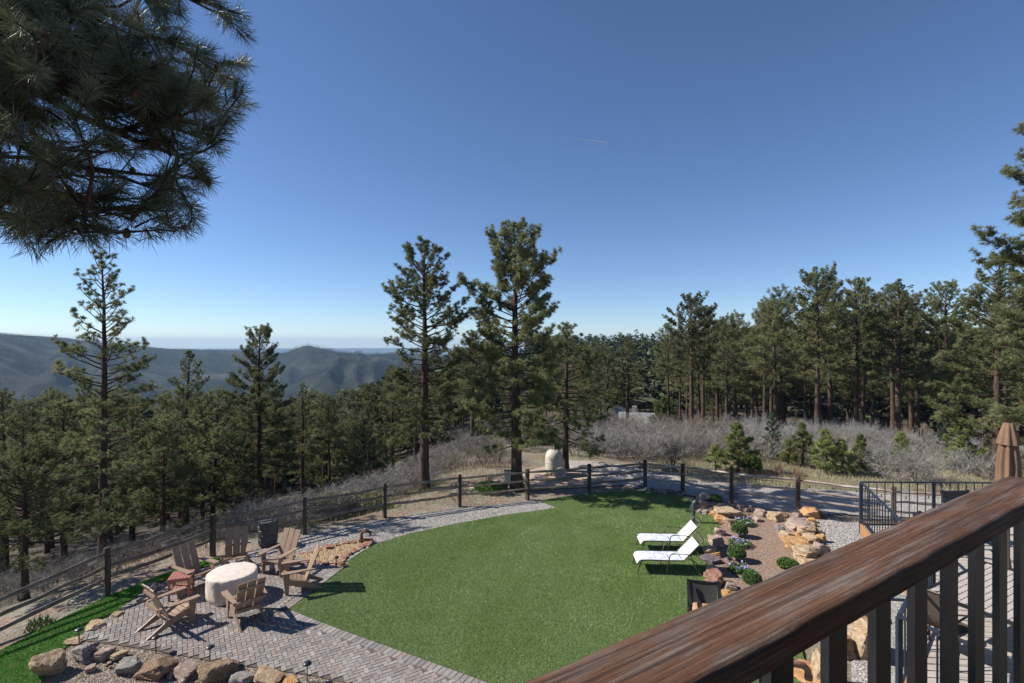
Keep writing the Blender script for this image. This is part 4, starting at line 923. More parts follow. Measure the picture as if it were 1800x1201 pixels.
# red side table
th = thing('side_table', 'small faded red slatted side table with a lower shelf', 'table', (-8.02,12.42,.024), R(18))
for x in (-.2, .2):
    for y in (-.2, .2): MB().box(x-.022, y-.022, 0, x+.022, y+.022, .50).build('leg', M['redwood'], th)
mb = MB()
for k in range(6): mb.box(-.235+k*.08, -.235, .503, -.235+k*.08+.07, .235, .523)
mb.build('table_top', M['redwood'], th)
mb = MB()
for k in range(5): mb.box(-.18+k*.075, -.2, .19, -.18+k*.075+.06, .2, .205)
mb.box(-.178,-.225,.15,.178,-.20,.19); mb.box(-.178,.20,.15,.178,.225,.19); mb.box(-.178,-.222,.44,.178,-.202,.5); mb.box(-.178,.202,.44,.178,.222,.5); mb.box(-.222,-.178,.44,-.202,.178,.5); mb.box(.202,-.178,.44,.222,.178,.5); mb.build('shelf', M['redwood'], th)
# rain barrel
th = thing('rain_barrel', 'dark grey ribbed rain barrel standing by the fence', 'barrel', g(471, 957)); th.rotation_euler = (0,0,.4)
pr = [(.235,0),(.25,.03),(.275,.12),(.27,.13),(.285,.23),(.278,.24),(.292,.36),(.284,.37),(.292,.49),(.283,.5),(.284,.6),(.274,.61),(.262,.7),(.262,.71),(.27,.715),(.27,.745),(.25,.755),(.245,.735),(.1,.735),(.001,.735)]
rf = lambda a, z: 1.0 if math.sin(a) < .6 else .6/math.sin(a)
MB().lathe(pr, 40, rf=rf).build('barrel_body', M['barrel'], th, smooth=False)
MB().lathe([(.03,.0),(.03,.05),(.02,.06),(.001,.06)], 10, (.1,-.05,.735)).build('lid_knob', M['barrel'], th)
mb = MB(); mb.tube([(0,-.27,.12),(0,-.33,.12),(0,-.34,.09)], .014, 8); mb.build('spigot', M['black_metal'], th)
# path lights
def pathlight(px, yb, label, h=.29):
    p = g(px, yb); th = thing('path_light', label, 'path light', (p[0], p[1], 0), group='black mushroom path lights')
    MB().lathe([(.001,h+.028),(.04,h+.024),(.07,h+.008),(.082,h-.008),(.078,h-.014),(.02,h-.014)], 16).build('cap', M['black_metal'], th, smooth=True)
    MB().lathe([(.022,h-.06),(.026,h-.055),(.026,h-.014)], 10).build('lens', M['steel'], th)
    MB().lathe([(.011,-.05),(.011,h-.06)], 8).build('stake', M['black_metal'], th)
pathlight(139, 1131, 'black path light farthest left, beside the turf strip'); pathlight(274, 1147, 'black path light in front of the lower left chair', .31)
pathlight(369, 1163, 'black path light third from the left in front of the patio'); pathlight(540, 1197, 'black path light at the bottom edge of the patio', .33)
pathlight(591, 996, 'black path light beside the ring of red flagstones', .26); pathlight(1283, 1000, 'black path light among the flowers of the planted bed', .28)
# rusty ornament
th = thing('garden_ornament', 'rusty steel arched ornament on the red flagstones at the lawn edge', 'ornament', (g(643,953)[0], g(643,953)[1], .1), R(8))
mb = MB(); P = [(-.13,0,0),(-.13,0,.14),(-.11,0,.21),(-.04,0,.25),(.06,0,.25),(.13,0,.21),(.14,0,.12)]
mb.tube(P, [.045,.045,.048,.05,.048,.042,.035], 8); mb.build('arch', M['rust'], th, smooth=True)
MB().box(-.2,-.09,-.02,.2,.09,.0).build('base', M['rust'], th)
# green hooked vent pipe
p = g(1219, 919); th = thing('vent_pipe', 'dark green hooked vent pipe standing at the lawn edge behind the loungers', 'pipe', (p[0], p[1], 0))
MB().tube([(0,0,-.05),(0,0,.62),(.02,0,.70),(.07,0,.745),(.13,0,.74),(.165,0,.69)], .062, 14).build('pipe', M['green_pipe'], th, smooth=True)
MB().lathe([(.085,0),(.085,.03),(.062,.035)], 14).build('collar', M['green_pipe'], th)
# loungers
def lounger(label, loc, rz):
    th = thing('sun_lounger', label, 'sun lounger', loc, rz, 'white sling sun loungers on the lawn')
    m = M['bronze']; w = .31
    def fp(s):   # side profile of the bed, foot end at x=0
        return s
    prof = [(-.02,.26),(.02,.335),(.09,.365),(.3,.372),(.7,.365),(1.18,.37)]; bk = [(1.18,.37),(1.42,.62),(1.72,.93)]
    for nm, pr in (('sling_seat', prof), ('sling_back', [(1.19,.375),(1.33,.52),(1.47,.67),(1.60,.805)])):
        mb = MB(); V = [(x, y, z) for x, z in pr for y in (-w, -w*.33, w*.33, w)]; V = [(x, y, z-(.015 if abs(y) < w*.5 else 0)) for x, y, z in V]
        mb.add(V, [(r*4+c, r*4+c+1, r*4+5+c, r*4+4+c) for r in range(len(pr)-1) for c in range(3)]); mb.build(nm, M['sling'], th, smooth=True)
    fr = MB()
    for y in (-w, w): fr.tube([(x, y, z) for x, z in prof], .016, 6); fr.tube([(1.18,y,.36),(1.47,y,.665),(1.70,y,.905)], .016, 6)
    for x, z in ((.5,.345),(.85,.345),(1.18,.35)): fr.tube([(x,-w,z),(x,w,z)], .012, 5)
    fr.tube([(1.70,-w,.905),(1.725,-.2,.925),(1.735,0,.935),(1.725,.2,.925),(1.70,w,.905)], .016, 6); fr.tube([(1.60,-w,.80),(1.60,w,.80)], .012, 5)
    fr.build('frame', m, th, smooth=True)
    hd = MB()
    for k in range(9):
        a = -w+.04+k*.0675; hd.tube([(1.60,a,.80),(1.66,a+.03,.865),(1.715,a,.915)], .005, 4)
    hd.build('headrest_scroll', m, th)
    for y in (-w, w):
        s = 1 if y > 0 else -1
        MB().tube([(.10,y,.36),(.03,y+s*.01,.20),(-.04,y+s*.02,.0)], .014, 6).build('leg', m, th, smooth=True)
        MB().tube([(1.30,y,.45),(1.52,y,.33),(1.66,y+s*.02,0)], .014, 6).build('leg', m, th, smooth=True)
        MB().tube([(.74,y+s*.03,0),(.79,y+s*.03,.35),(.83,y+s*.03,.52),(.90,y+s*.03,.56),(1.25,y+s*.03,.55),(1.36,y+s*.01,.52)], .015, 6).build('armrest', m, th, smooth=True)
    return th
lounger('white sun lounger farther back on the lawn, behind the other one', (3.80,15.25,.014), R(-3))
lounger('white sun lounger nearer the camera on the lawn', (3.38,13.95,.014), R(-3))
# dark patio chair with tan cushion
def armchair(label, loc, rz, back, cush, wide=.32, name='patio_chair', group=None, bh=.92):
    th = thing(name, label, 'chair', loc, rz, group); m = M['black_metal']; w = wide   # faces -y
    mb = MB(); nseg = 7; V = []
    for r_ in range(4):
        for c in range(nseg):
            x = -w+.04+(2*w-.08)*c/(nseg-1); z = .42+(bh-.05-.42)*r_/3+(.035*math.cos(x/w*1.5) if r_ == 3 else 0); V.append((x, .26+.15*r_/3+.03*(1-(x/w)**2), z))
    mb.add(V, [(r_*nseg+c, r_*nseg+c+1, r_*nseg+nseg+c+1, r_*nseg+nseg+c) for r_ in range(3) for c in range(nseg-1)])
    mb.add([(x, y+.02, z) for x, y, z in V], [(r_*nseg+c+nseg, r_*nseg+nseg+c+1, r_*nseg+c+1, r_*nseg+c) for r_ in range(3) for c in range(nseg-1)]); mb.build('backrest', M[back], th, smooth=True)
    for y_, z_ in ((.43,bh-.03),(.24,.36),(-.26,.36)): MB().bar((-w,y_,z_),(w,y_,z_),.035,.045).build('crossbar', m, th)
    for s in (-1, 1):
        mb = MB(); mb.bar((s*w,.24,.0),(s*w,.27,.42),.045,.045,(0,1,0)); mb.bar((s*w,.27,.42),(s*w,.44,bh+.01),.05,.05,(0,1,0)); mb.build('leg', m, th)
        MB().bar((s*w,-.27,0),(s*w,-.27,.62),.045,.045,(0,1,0)).build('leg', m, th)
        mb = MB(); P = [(.35,.85),(.27,.70),(.12,.655),(-.12,.65),(-.30,.635)]
        for a, b in zip(P[:-1], P[1:]): mb.bar((s*w,a[0],a[1]),(s*w,b[0],b[1]),.06,.035)
        mb.bar((s*w,.24,.36),(s*w,-.26,.36),.035,.05); mb.build('armrest', m, th)
    mb = MB(); k = 8; V = []
    for a in range(k+1):
        for b in range(k+1):
            u, v = a/k*2-1, b/k*2-1; z = .40+.085*(max(0, 1-abs(u)**6)*max(0, 1-abs(v)**6))**.4; V.append((u*(w-.03), v*.25, z))
    mb.add(V, [(a*(k+1)+b, (a+1)*(k+1)+b, (a+1)*(k+1)+b+1, a*(k+1)+b+1) for a in range(k) for b in range(k)]); mb.box(-w+.03,-.25,.37,w-.03,.25,.40); mb.build('cushion', M[cush], th, smooth=True)
    return th
armchair('black framed woven armchair with tan cushion on the lawn beside the rocks', (4.15,10.98,.014), R(-14), 'mesh_dark', 'cushion', bh=.86)
# brown elbow downpipe
th = thing('drain_pipe', 'terracotta brown drain pipe with an elbow seen through the balusters above the lawn', 'pipe', (4.62,8.1,0))
MB().tube([(-.75,0,1.14),(-.12,0,1.10),(0,0,1.07),(.06,0,1.0),(.07,0,.9)], .052, 12).build('pipe', M['brown_pipe'], th, smooth=True)
MB().tube([(.07,0,.93),(.07,0,.86)], .062, 12).build('socket', M['brown_pipe'], th, smooth=True)
MB().bar((-.7,0,-.05),(-.7,0,1.13),.05,.05,(0,1,0)).build('stake', M['post'], th)
# propane tank
p = g(975, 838); th = thing('gas_tank', 'cream upright rounded tank under the medium pine beyond the fence', 'tank', (p[0], p[1]+.4, 0), 0)
MB().lathe([(.30,.0),(.36,.06),(.40,.2),(.405,.6),(.40,.86),(.36,1.02),(.27,1.13),(.14,1.19),(.001,1.21)], 28).build('tank_shell', M['tank'], th, smooth=True)
MB().lathe([(.09,1.17),(.09,1.25),(.06,1.28),(.001,1.29)], 14).build('dome', M['tank'], th, smooth=True)
MB().lathe([(.40,.58),(.412,.585),(.412,.61),(.40,.615)], 28).build('weld_band', M['steel'], th)
p = g(985, 842); th = thing('utility_drum', 'grey steel drum end leaning in front of the cream tank', 'drum', (p[0], p[1]-.05, .26), R(82))
mb = MB(); V = []; pf = [(-.14,.001),(-.14,.22),(-.12,.26),(.12,.26),(.14,.22),(.14,.001)]
for x, r_ in pf:
    for k in range(20): a = k*2*PI/20; V.append((x, r_*math.cos(a), r_*math.sin(a)))
mb.add(V, [(q*20+k, q*20+(k+1) % 20, (q+1)*20+(k+1) % 20, (q+1)*20+k) for q in range(5) for k in range(20)]); mb.build('drum_body', M['steel'], th)
MB().tube([(-.145,-.08,0),(-.17,-.05,.01),(-.17,.05,.01),(-.145,.08,0)], .012, 6).build('handle', M['black_metal'], th)
# grey utility box on the fence line
p = g(890, 862); th = thing('utility_box', 'small grey pedestal box on a post outside the fence by the tallest pine', 'utility box', (p[0], p[1], 0))
MB().box(-.08,-.06,.35,.18,.06,.82).build('cabinet', M['steel'], th); MB().box(-.02,-.04,-.1,.06,.04,.345).build('stand', M['post'], th); MB().box(-.10,-.075,.822,.20,.075,.85).build('lid', M['barrel'], th)
# ================================================================== ROCKS
ico = None
import bmesh
bm = bmesh.new(); bmesh.ops.create_icosphere(bm, subdivisions=4, radius=1); IV = np.array([v.co[:] for v in bm.verts]); IF = np.array([[v.index for v in f.verts] for f in bm.faces]); bm.free()
def rock_mb(seed, w, d, h, blocky=.7):
    rg = np.random.default_rng(seed); n = 11; N = unit(rg.normal(size=(n, 3))*[1,1,.8]); N[:6] = [(1,0,0),(-1,0,0),(0,1,0),(0,-1,0),(0,0,1),(0,0,-1)]; N = unit(N+rg.normal(0, .22, (n, 3)))
    dk = rg.uniform(.56, .80, n); dt = IV@N.T; r = np.where(dt > .05, dk/np.maximum(dt, .05), 9).min(1); r = np.minimum(r, 1.12)
    v = IV*r[:,None]; v += IV*((vnoise(v[:,0]*2.2+seed+7*v[:,2], v[:,1]*2.2+3*v[:,2], seed)-.5)*.16+(vnoise(v[:,0]*6+v[:,2]*5, v[:,1]*6-v[:,2]*4, seed+1)-.5)*.07)[:,None]
    st = (vnoise(v[:,2]*9+seed, v[:,0]*1.2, seed+2)-.5)*.07; v[:,:2] *= (1+st)[:,None]
    v *= [w/1.72, d/1.6, h/1.5]; v[:,2] += h*.36
    return MB().add(v, IF)
def rock(label, px, py, w, h, mat, seed, group='garden rocks', flat=.62, dep=.85, rz=None, tilt=None, z=0.0, name='boulder'):
    """px,py centre and w,h extent in the photograph"""
    yb = py+h*.42; p = g(px, yb); s = p[1]/F; W_ = w*s; Hh = max(.06, h*s*flat); Dp = W_*dep
    o = rock_mb(seed, W_, Dp, Hh).build(name, M[mat]); o.location = (p[0]*(1+Dp*.35/p[1]), p[1]+Dp*.35, z-.02)
    rg_ = random.Random(seed); o.rotation_euler = (tilt or rg_.uniform(-.12,.12), rg_.uniform(-.12,.12), rg_.uniform(-.5,.5) if rz is None else rz)
    return tag(o, label, 'rock', group)
Z5 = lambda x, y, w, h: (1080+x/3.533, 860+y/3.533, w/3.533, h/3.533)
Z8 = lambda x, y, w, h: (x/3, 1000+y/3, w/3, h/3)
Z2 = lambda x, y, w, h: (230+x/4, 880+y/4, w/4, h/4)
FR = [((270,490,150,190),'st_tan','large pale tan slab boulder leaning at the corner of the deep green turf strip'),((440,445,115,120),'st_grey','pointed grey boulder beside the large tan slab'),
 ((550,450,115,80),'st_pink','flat pinkish grey rock right of the pointed grey boulder'),((612,462,100,55),'st_tan','low tan rock third right of the large tan slab'),((675,515,130,100),'st_grey','split grey rock with brown streaks in the brown mulch'),
 ((830,525,185,125),'st_brown','big brown and ochre boulder below the lower left chair'),((970,548,120,85),'st_pink','pale pink grey rock right of the big ochre boulder'),((1165,540,185,130),'st_brown','big boulder with pale top and dark brown face, behind the third path light'),
 ((1285,578,110,75),'st_grey','smooth grey rock at the bottom edge right of the dark faced boulder'),((1410,582,150,80),'st_tan','broad tan boulder at the bottom edge of the photo'),((1530,600,100,50),'st_orange','orange flat rock farthest right in the front row'),
 ((500,300,105,45),'st_tan','flat tan edging rock on the left rim of the patio'),((615,245,65,34),'st_tan','small flat tan edging rock farther up the left rim of the patio'),((800,100,75,70),'st_grey','grey rock at the patio edge left of the red side table'),((745,165,60,40),'st_tan','small tan rock below the grey one by the side table'),
 ((395,385,90,36),'st_tan','low tan rock at the patio tip by the leftmost path light'),((1100,20,60,24),'st_pink','small flat rock between the turf strip and the chair nearest the fence'),((480,520,50,60),'st_pink','small pinkish stone between the tan slab and grey boulder'),((900,560,40,46),'st_grey','small dark stone leaning on the big ochre boulder')]
for i, (c, m, lb) in enumerate(FR): rock(lb, *Z8(*c), m, 500+i, 'boulders round the patio', flat=.68 if i else .75)
RING = [(1140,388,40,26),(1195,374,60,26),(1255,362,50,24),(1318,342,60,30),(1392,324,90,40),(1456,308,50,34),(1512,294,62,34),(1562,288,50,38),(1612,282,46,34),(1672,292,84,50),(1622,322,60,30),(1578,344,56,30),(1532,368,56,32),(1500,396,52,32),(1480,436,60,30),(1492,460,50,24),(1366,438,62,36),(1300,438,86,34),(1424,452,50,24),(1235,432,60,28)]
for i, c in enumerate(RING): rock(['reddish flagstone in the ring round the tan pebbles', 'large red flagstone carrying the rusty ornament'][i == 9], *Z2(*c), 'st_red', 600+i, 'red flagstones ringing the pebble bed', flat=.6, name='flagstone')
BL = [((555,48,95,50),'st_pink','purplish rock on top of the pile at the far left end of the planted bed'),((556,84,60,50),'st_pink','pink cube rock under the pile at the far left end of the bed'),((480,108,34,52),'st_tan','upright tan stone beside the hooked green pipe'),((530,138,46,36),'st_pink','small pinkish stone right of the green pipe'),((567,142,52,40),'st_grey','grey stone behind the green pipe shadow'),((603,150,60,34),'st_orange','small orange stone left of the wide flat tan rock'),
 ((655,180,90,54),'st_orange','orange rock in front of the wide flat tan rock'),((712,152,180,62),'st_tan','wide flat tan rock at the far end of the planted bed'),((712,208,84,54),'st_tan','tan rock left of the farthest flowers'),((655,265,74,52),'st_pink','pale rock at the bed edge beside the rear lounger head'),((630,322,96,86),'st_pink','round pinkish boulder between the two loungers and the bed'),((603,388,100,62),'st_tan','tan rock at the bed edge by the near lounger head'),((622,410,84,40),'st_orange','orange capped rock by the near lounger head'),
 ((612,446,130,44),'st_dark','dark flat rock at the bed edge'),((612,500,82,92),'st_tan','square tan block at the left edge of the bed'),((628,562,130,104),'st_red','large reddish angular boulder behind the black armchair'),((718,602,86,54),'st_pink','pink rock right of the reddish angular boulder'),((702,645,76,52),'st_orange','orange rock behind the black armchair back'),
 ((1000,172,104,62),'st_tan','cream streaked rock in the middle of the far bed edge'),((1060,162,60,44),'st_brown','brown rock right of the cream streaked one'),((1112,197,84,48),'st_pink','pink rock left of the orange rocks by the gravel'),((1140,157,56,32),'st_pink','small flat pink rock behind the orange pile'),((1216,146,130,70),'st_orange','big orange rock topping the pile by the gravel'),((1284,150,60,34),'st_brown','pointed brown rock at the right end of the orange pile'),((1226,190,56,40),'st_orange','small orange rock under the big orange one'),
 ((1142,226,146,62),'st_pink','long pink slab below the orange pile'),((1190,256,120,54),'st_tan','tan slab below the long pink one'),((1068,286,84,62),'st_tan','pale rounded rock at the inner edge of the right rock row'),((1136,290,60,60),'st_orange','orange cube rock beside the pale rounded one'),((1216,302,100,72),'st_tan','mottled tan rock above the big orange block'),((1278,304,62,60),'st_orange','orange rock touching the grey gravel'),((1266,256,50,46),'st_tan','small cream rock at the gravel edge'),((1240,216,34,40),'st_tan','small upright cream rock at the gravel edge'),
 ((1130,346,160,80),'st_orange','big flat topped orange block right of the bed'),((1172,405,165,100),'st_tan','large tan block just above the timber rail'),((1285,378,110,84),'st_pink','pale pink boulder at the gravel edge just above the timber rail'),((1040,252,70,70),'st_grey','grey sloping rock on the inner side of the right rock row'),((1205,460,120,60),'st_tan','tan rock partly hidden by the timber rail')]
for i, (c, m, lb) in enumerate(BL): rock(lb, *Z5(*c), m, 700+i, 'rocks edging the planted bed', flat=.85)
# big boulders below the timber rail, seen between the balusters
for i, (px, py, w, h, m, lb, z) in enumerate(((1446,1170,46,110,'st_tan','tall tan boulder seen through the first balusters',0),(1524,1118,56,110,'st_tan','long pale boulder seen between the second and third balusters',0),(1512,1075,44,50,'st_orange','orange rock behind the long pale boulder seen through the balusters',0),(1420,1195,60,40,'st_orange','orange rock at the bottom edge left of the tall tan boulder',0),(1478,1130,34,60,'st_brown','brown rock between the two big boulders below the rail',0))):
    rock(lb, px, py, w, h, m, 800+i, 'boulders below the timber rail', flat=.75, dep=1.1)
# small cobbles: shared meshes
cob = [rock_mb(900+i, .16, .14, .11) for i in range(6)]; CB = {}
crn_ = random.Random(9)
def cobble(px, py, sz, mat, label, group):
    p = g(px, py+2); k = (crn_.randrange(6), mat)
    if k not in CB: o = cob[k[0]].build('cobble', M[mat]); CB[k] = o
    else: o = CB[k].copy(); COL.objects.link(o)
    s = sz*p[1]/F/.16; o.location = (p[0], p[1], -.01); o.scale = (s, s, s*.9); o.rotation_euler = (crn_.uniform(-.3,.3), crn_.uniform(-.3,.3), crn_.uniform(0, 6.28)); tag(o, label, 'rock', group)
for i in range(34):
    x, y = 630+crn_.random()*260, 92+crn_.random()*46+i*.4; q = Z5(x, y, 1, 1)
    cobble(q[0], q[1], crn_.uniform(5, 10), crn_.choice(['st_pink','st_grey','st_pink','st_tan']), 'small pink or grey cobble in the loose row behind the planted bed', 'cobbles behind the planted bed')
for (x, y, s) in ((908,152,18),(885,186,16),(862,126,12),(826,130,10),(955,150,13)):
    q = Z5(x, y, 1, 1); cobble(q[0], q[1], s, 'st_pink', 'larger rose pink cobble behind the farthest flowers', 'larger cobbles behind the flowers')
for i in range(30):
    x = 545+crn_.random()*260; y = 478+(x-545)*.085+crn_.uniform(-10, 12); cobble(940+x/3, 700+y/3, crn_.uniform(6, 11), crn_.choice(['st_dark','st_pink','st_dark','st_grey']), 'dark cobble in the heap at the fence corner beyond the lawn', 'dark cobbles at the fence corner')
for i in range(26):
    a = crn_.random(); px = 150+a*480; py = 1140+a*62+crn_.uniform(0, 45); 
    if py < 1201: cobble(px, py, crn_.uniform(5, 10), crn_.choice(['st_tan','st_grey','st_pink']), 'small stone scattered among the front boulders', 'small stones among the front boulders')
# ================================================================== UPPER DECK RAIL (camera stands behind it)
h_ = .335; pn = .33; pf_ = .424; t_ = .036
dv = np.array([.846, .533]); nv = np.array([-.533, .846]); ztop = CAMH-h_; ang_ = math.atan2(.533, .846); s_end = 4.08*pf_
deck = thing('deck_railing', 'worn brown timber top rail with dark flat balusters along the upper deck in the foreground', 'railing', (0,0,ztop), ang_)
# local x along the rail, local y away from camera
def timber(name, x0, x1, y0, y1, z0, z1, nx, ny, parent, mitre=None):
    rg = np.random.default_rng(4); mb = MB(); ring = []
    prof = []; b = .007
    for k in range(ny+1): prof.append((y0+b+(y1-y0-2*b)*k/ny, z1))
    prof += [(y1-.002, z1-.002), (y1, z1-b), (y1, z0+.003), (y1-.003, z0), (y0+.003, z0), (y0, z0+.003), (y0, z1-b), (y0+.002, z1-.002)]
    K = len(prof); V = []
    for i in range(nx+1):
        x = x0+(x1-x0)*i/nx
        for y, z in prof:
            n_ = mnoise.noise(Vector((x*9, y*60, 1.3)))*.0012+mnoise.noise(Vector((x*40, y*160, 5)))*.0007
            ey = mnoise.noise(Vector((x*14, 9 if y > (y0+y1)/2 else 2, z*30)))*.0022 if (y >= y1-.002 or y <= y0+.002) else 0
            V.append((x, y+ey, z+(n_ if z > z1-.004 else 0)))
    mb.add(V, [(i*K+k, (i+1)*K+k, (i+1)*K+(k+1) % K, i*K+(k+1) % K) for i in range(nx) for k in range(K)])
    mb.add(V[:K], [list(range(K))]); mb.add(V[-K:], [list(range(K))[::-1]])
    return mb.build(name, M['railwood'], parent, smooth=True)
timber('top_rail', -.9, s_end, pn, pf_, -t_, 0, 260, 14, deck)
o = timber('top_rail', -1.6, 0, 0, .094, -t_, 0, 120, 14, deck); o.rotation_euler = (0, 0, PI/2); o.location = (s_end-.0+.094, pn+.0-.0, 0); o.location = (s_end, pn-.004, .0); o.rotation_euler = (0, 0, PI/2)
# second run turns the corner back towards the house (local -y)
o.location = (s_end+.0+0.0, pn-.003, -.0015)
pb = .37
pm = (pn+pf_)/2; pc = .402
for k in range(-6, 8):
    s = (1.668+.381*k)*pc; mb = MB(); mb.box(s, pc, -1.0, s+.0555, pc+.013, -t_); mb.build('baluster', M['baluster'], deck)
MB().box(-.9, pc-.03, -1.03, s_end, pc+.018, -1.0).build('bottom_rail', M['railwood'], deck)
dk = thing('upper_deck', 'upper deck platform under the camera', 'deck', (0,0,ztop), ang_)
mb = MB()
for k in range(14): mb.box(-1.5, pf_+.05-.145*(k+1), -1.09, s_end+.12, pf_+.05-.145*(k+1)+.138, -1.06)
mb.build('floor_boards', M['railwood'], dk)
MB().box(-1.5, pf_+.052, -1.34, s_end+.12, pf_+.09, -1.06).build('fascia', M['railwood'], dk)
MB().box(-1.3, pf_-.4, -ztop-.2, -1.16, pf_-.26, -1.095).build('post', M['railwood'], dk)
# unseen house wall and eave added behind the camera to keep the near faces of the rail dark
hs_ = thing('shading_house', 'unseen house wall and eave added behind the upper deck for shade', 'house', (0,0,0), ang_)
MB().box(-9,-1.9,0,2.2,-1.75,8.3).build('wall', M['house_wall'], hs_)
MB().box(-9,-3.2,8.31,2.3,.9,8.5).build('roof', M['roof'], hs_)
# ================================================================== LOWER DECK
ZD = 1.75; ZR = 2.77
def q_(px, py): return g(px, py, ZR)[:2]
P1 = q_(1513, 847); P0 = (P1[0]+7, P1[1]-.15); P2 = q_(1640, 969); P3 = q_(1580, 1083); P4 = (5.75, 4.9)
OUT = [P0, P1, P2, P3, P4]
ld = thing('lower_deck', 'lower dining deck of pale boards with an orange cedar fascia', 'deck', (0,0,0))
poly = [P0, P1, P2, P3, P4, (15.5, 3.0)]
PP = np.array(poly); mb = MB(); yy = 3.0
def clip_x(y):
    xs = []
    for i in range(len(PP)):
        a = PP[i]; b = PP[(i+1) % len(PP)]
        if (a[1] > y) != (b[1] > y): xs.append(a[0]+(b[0]-a[0])*(y-a[1])/(b[1]-a[1]))
    return sorted(xs)
while yy < P1[1]-.15:
    xa = clip_x(yy+.003); xb = clip_x(yy+.137)
    if len(xa) >= 2 and len(xb) >= 2:
        mb.add([(max(xa[0],xb[0]),yy,ZD),(xa[-1],yy,ZD),(xb[-1],yy+.134,ZD),(max(xa[0],xb[0]),yy+.134,ZD)], [(0,1,2,3)])
    yy += .14
o = mb.build('floor_boards', M['decking'], ld)
sh = sheet('subfloor', poly, ZD-.2, M['post'], .19); sh.parent = ld
fs = MB()
for a, b in zip(OUT[:-1], OUT[1:]): fs.bar((*a, ZD-.12), (*b, ZD-.12), .04, .26)
fs.build('fascia', M['cedar'], ld)
for p in OUT[:4]: MB().box(p[0]+.03, p[1]-.17, -.1, p[0]+.17, p[1]-.03, ZD-.26).build('support_post', M['cedar'], ld)
lr = thing('metal_railing', 'dark blue metal railing with thin balusters round the lower deck', 'railing', (0,0,0))
for i, (a, b) in enumerate(zip(OUT[:-1], OUT[1:])):
    L = math.dist(a, b); n = int(L/.19)
    mb = MB(); mb.bar((*a, ZR), (*b, ZR), .045, .03); mb.build('handrail', M['navy_metal'], lr)
    mb = MB(); mb.bar((*a, ZD+.1), (*b, ZD+.1), .03, .025); mb.build('bottom_rail', M['navy_metal'], lr)
    for k in range(1, n):
        x = a[0]+(b[0]-a[0])*k/n; y = a[1]+(b[1]-a[1])*k/n
        if x < 11.8: MB().box(x-.008, y-.008, ZD+.113, x+.008, y+.008, ZR-.015).build('baluster', M['navy_metal'], lr)
for x, y in [P1, P2, P3, P4, (P1[0]+1.75, P1[1]-.04)]: MB().box(x-.026, y-.026, ZD-.25, x+.026, y+.026, ZR-.014).build('newel', M['navy_metal'], lr)
# dining set
th = thing('dining_table', 'pale perforated dining table on the lower deck', 'table', (7.35,8.0-.35,ZD), R(28))
mb = MB()
for a in range(22):
    for b in range(12): mb.box(-1.0+a*.091, -.55+b*.0917, .715, -1.0+a*.091+.07, -.55+b*.0917+.07, .725)
mb.box(-1.02,-.57,.690,1.02,.57,.7149); mb.build('table_top', M['tile_top'], th)
mb = MB(); mb.bar((-1.03,-.58,.708),(1.03,-.58,.708),.03,.05); mb.bar((-1.03,.58,.708),(1.03,.58,.708),.03,.05); mb.bar((-1.03,-.58,.708),(-1.03,.58,.708),.03,.048); mb.bar((1.03,-.58,.708),(1.03,.58,.708),.03,.048); mb.build('rim', M['black_metal'], th)
for x in (-.85, .85):
    for y in (-.45, .45): MB().tube([(x,y,.69),(x*.9,y*.9,.35),(x,y,0)], .02, 8).build('leg', M['bronze'], th, smooth=True)
def sling_chair(label, loc, rz):
    th = thing('dining_chair', label, 'chair', loc, rz, 'brown woven dining chairs on the lower deck')
    mb = MB(); pr = [(-.24,.44),(.0,.42),(.22,.43),(.30,.60),(.36,.80),(.42,1.0)]; V = [(x, y, z) for y, z in pr for x in (-.25,-.08,.08,.25)]
    mb.add(V, [(r_*4+c, r_*4+c+1, r_*4+5+c, r_*4+4+c) for r_ in range(5) for c in range(3)]); mb.build('sling', M['wicker'], th, smooth=True)
    fr = MB()
    for s in (-.26, .26): fr.tube([(s, y, z) for y, z in pr], .014, 6)
    fr.tube([(-.26,.42,1.0),(.26,.42,1.0)], .014, 6); fr.build('frame', M['bronze'], th, smooth=True)
    for s in (-.27, .27):
        MB().tube([(s,-.24,0),(s,-.26,.4),(s,-.22,.62),(s,-.1,.66),(s,.2,.65),(s,.31,.64)], .014, 6).build('armrest', M['bronze'], th, smooth=True)
        MB().tube([(s,.34,0),(s,.2,.3),(s,.25,.45)], .014, 6).build('leg', M['bronze'], th, smooth=True)
    return th
sling_chair('woven dining chair left of the perforated table behind the balusters', (6.15,7.3,ZD), R(118))
sling_chair('woven dining chair near side of the perforated table', (7.4,6.45,ZD), R(208))
sling_chair('woven dining chair at the near right side of the perforated table', (8.3,6.95,ZD), R(208))
armchair('brown wicker armchair by the far railing, seen leaning just above the timber rail', (9.05,10.95,ZD), R(150), 'wicker', 'wicker', name='wicker_chair', group='wicker chairs by the far railing', bh=.88)
armchair('brown wicker armchair in the far railing corner, right of the leaning one', (10.35,11.5,ZD), R(5), 'wicker', 'wicker', name='wicker_chair', group='wicker chairs by the far railing', bh=.98)
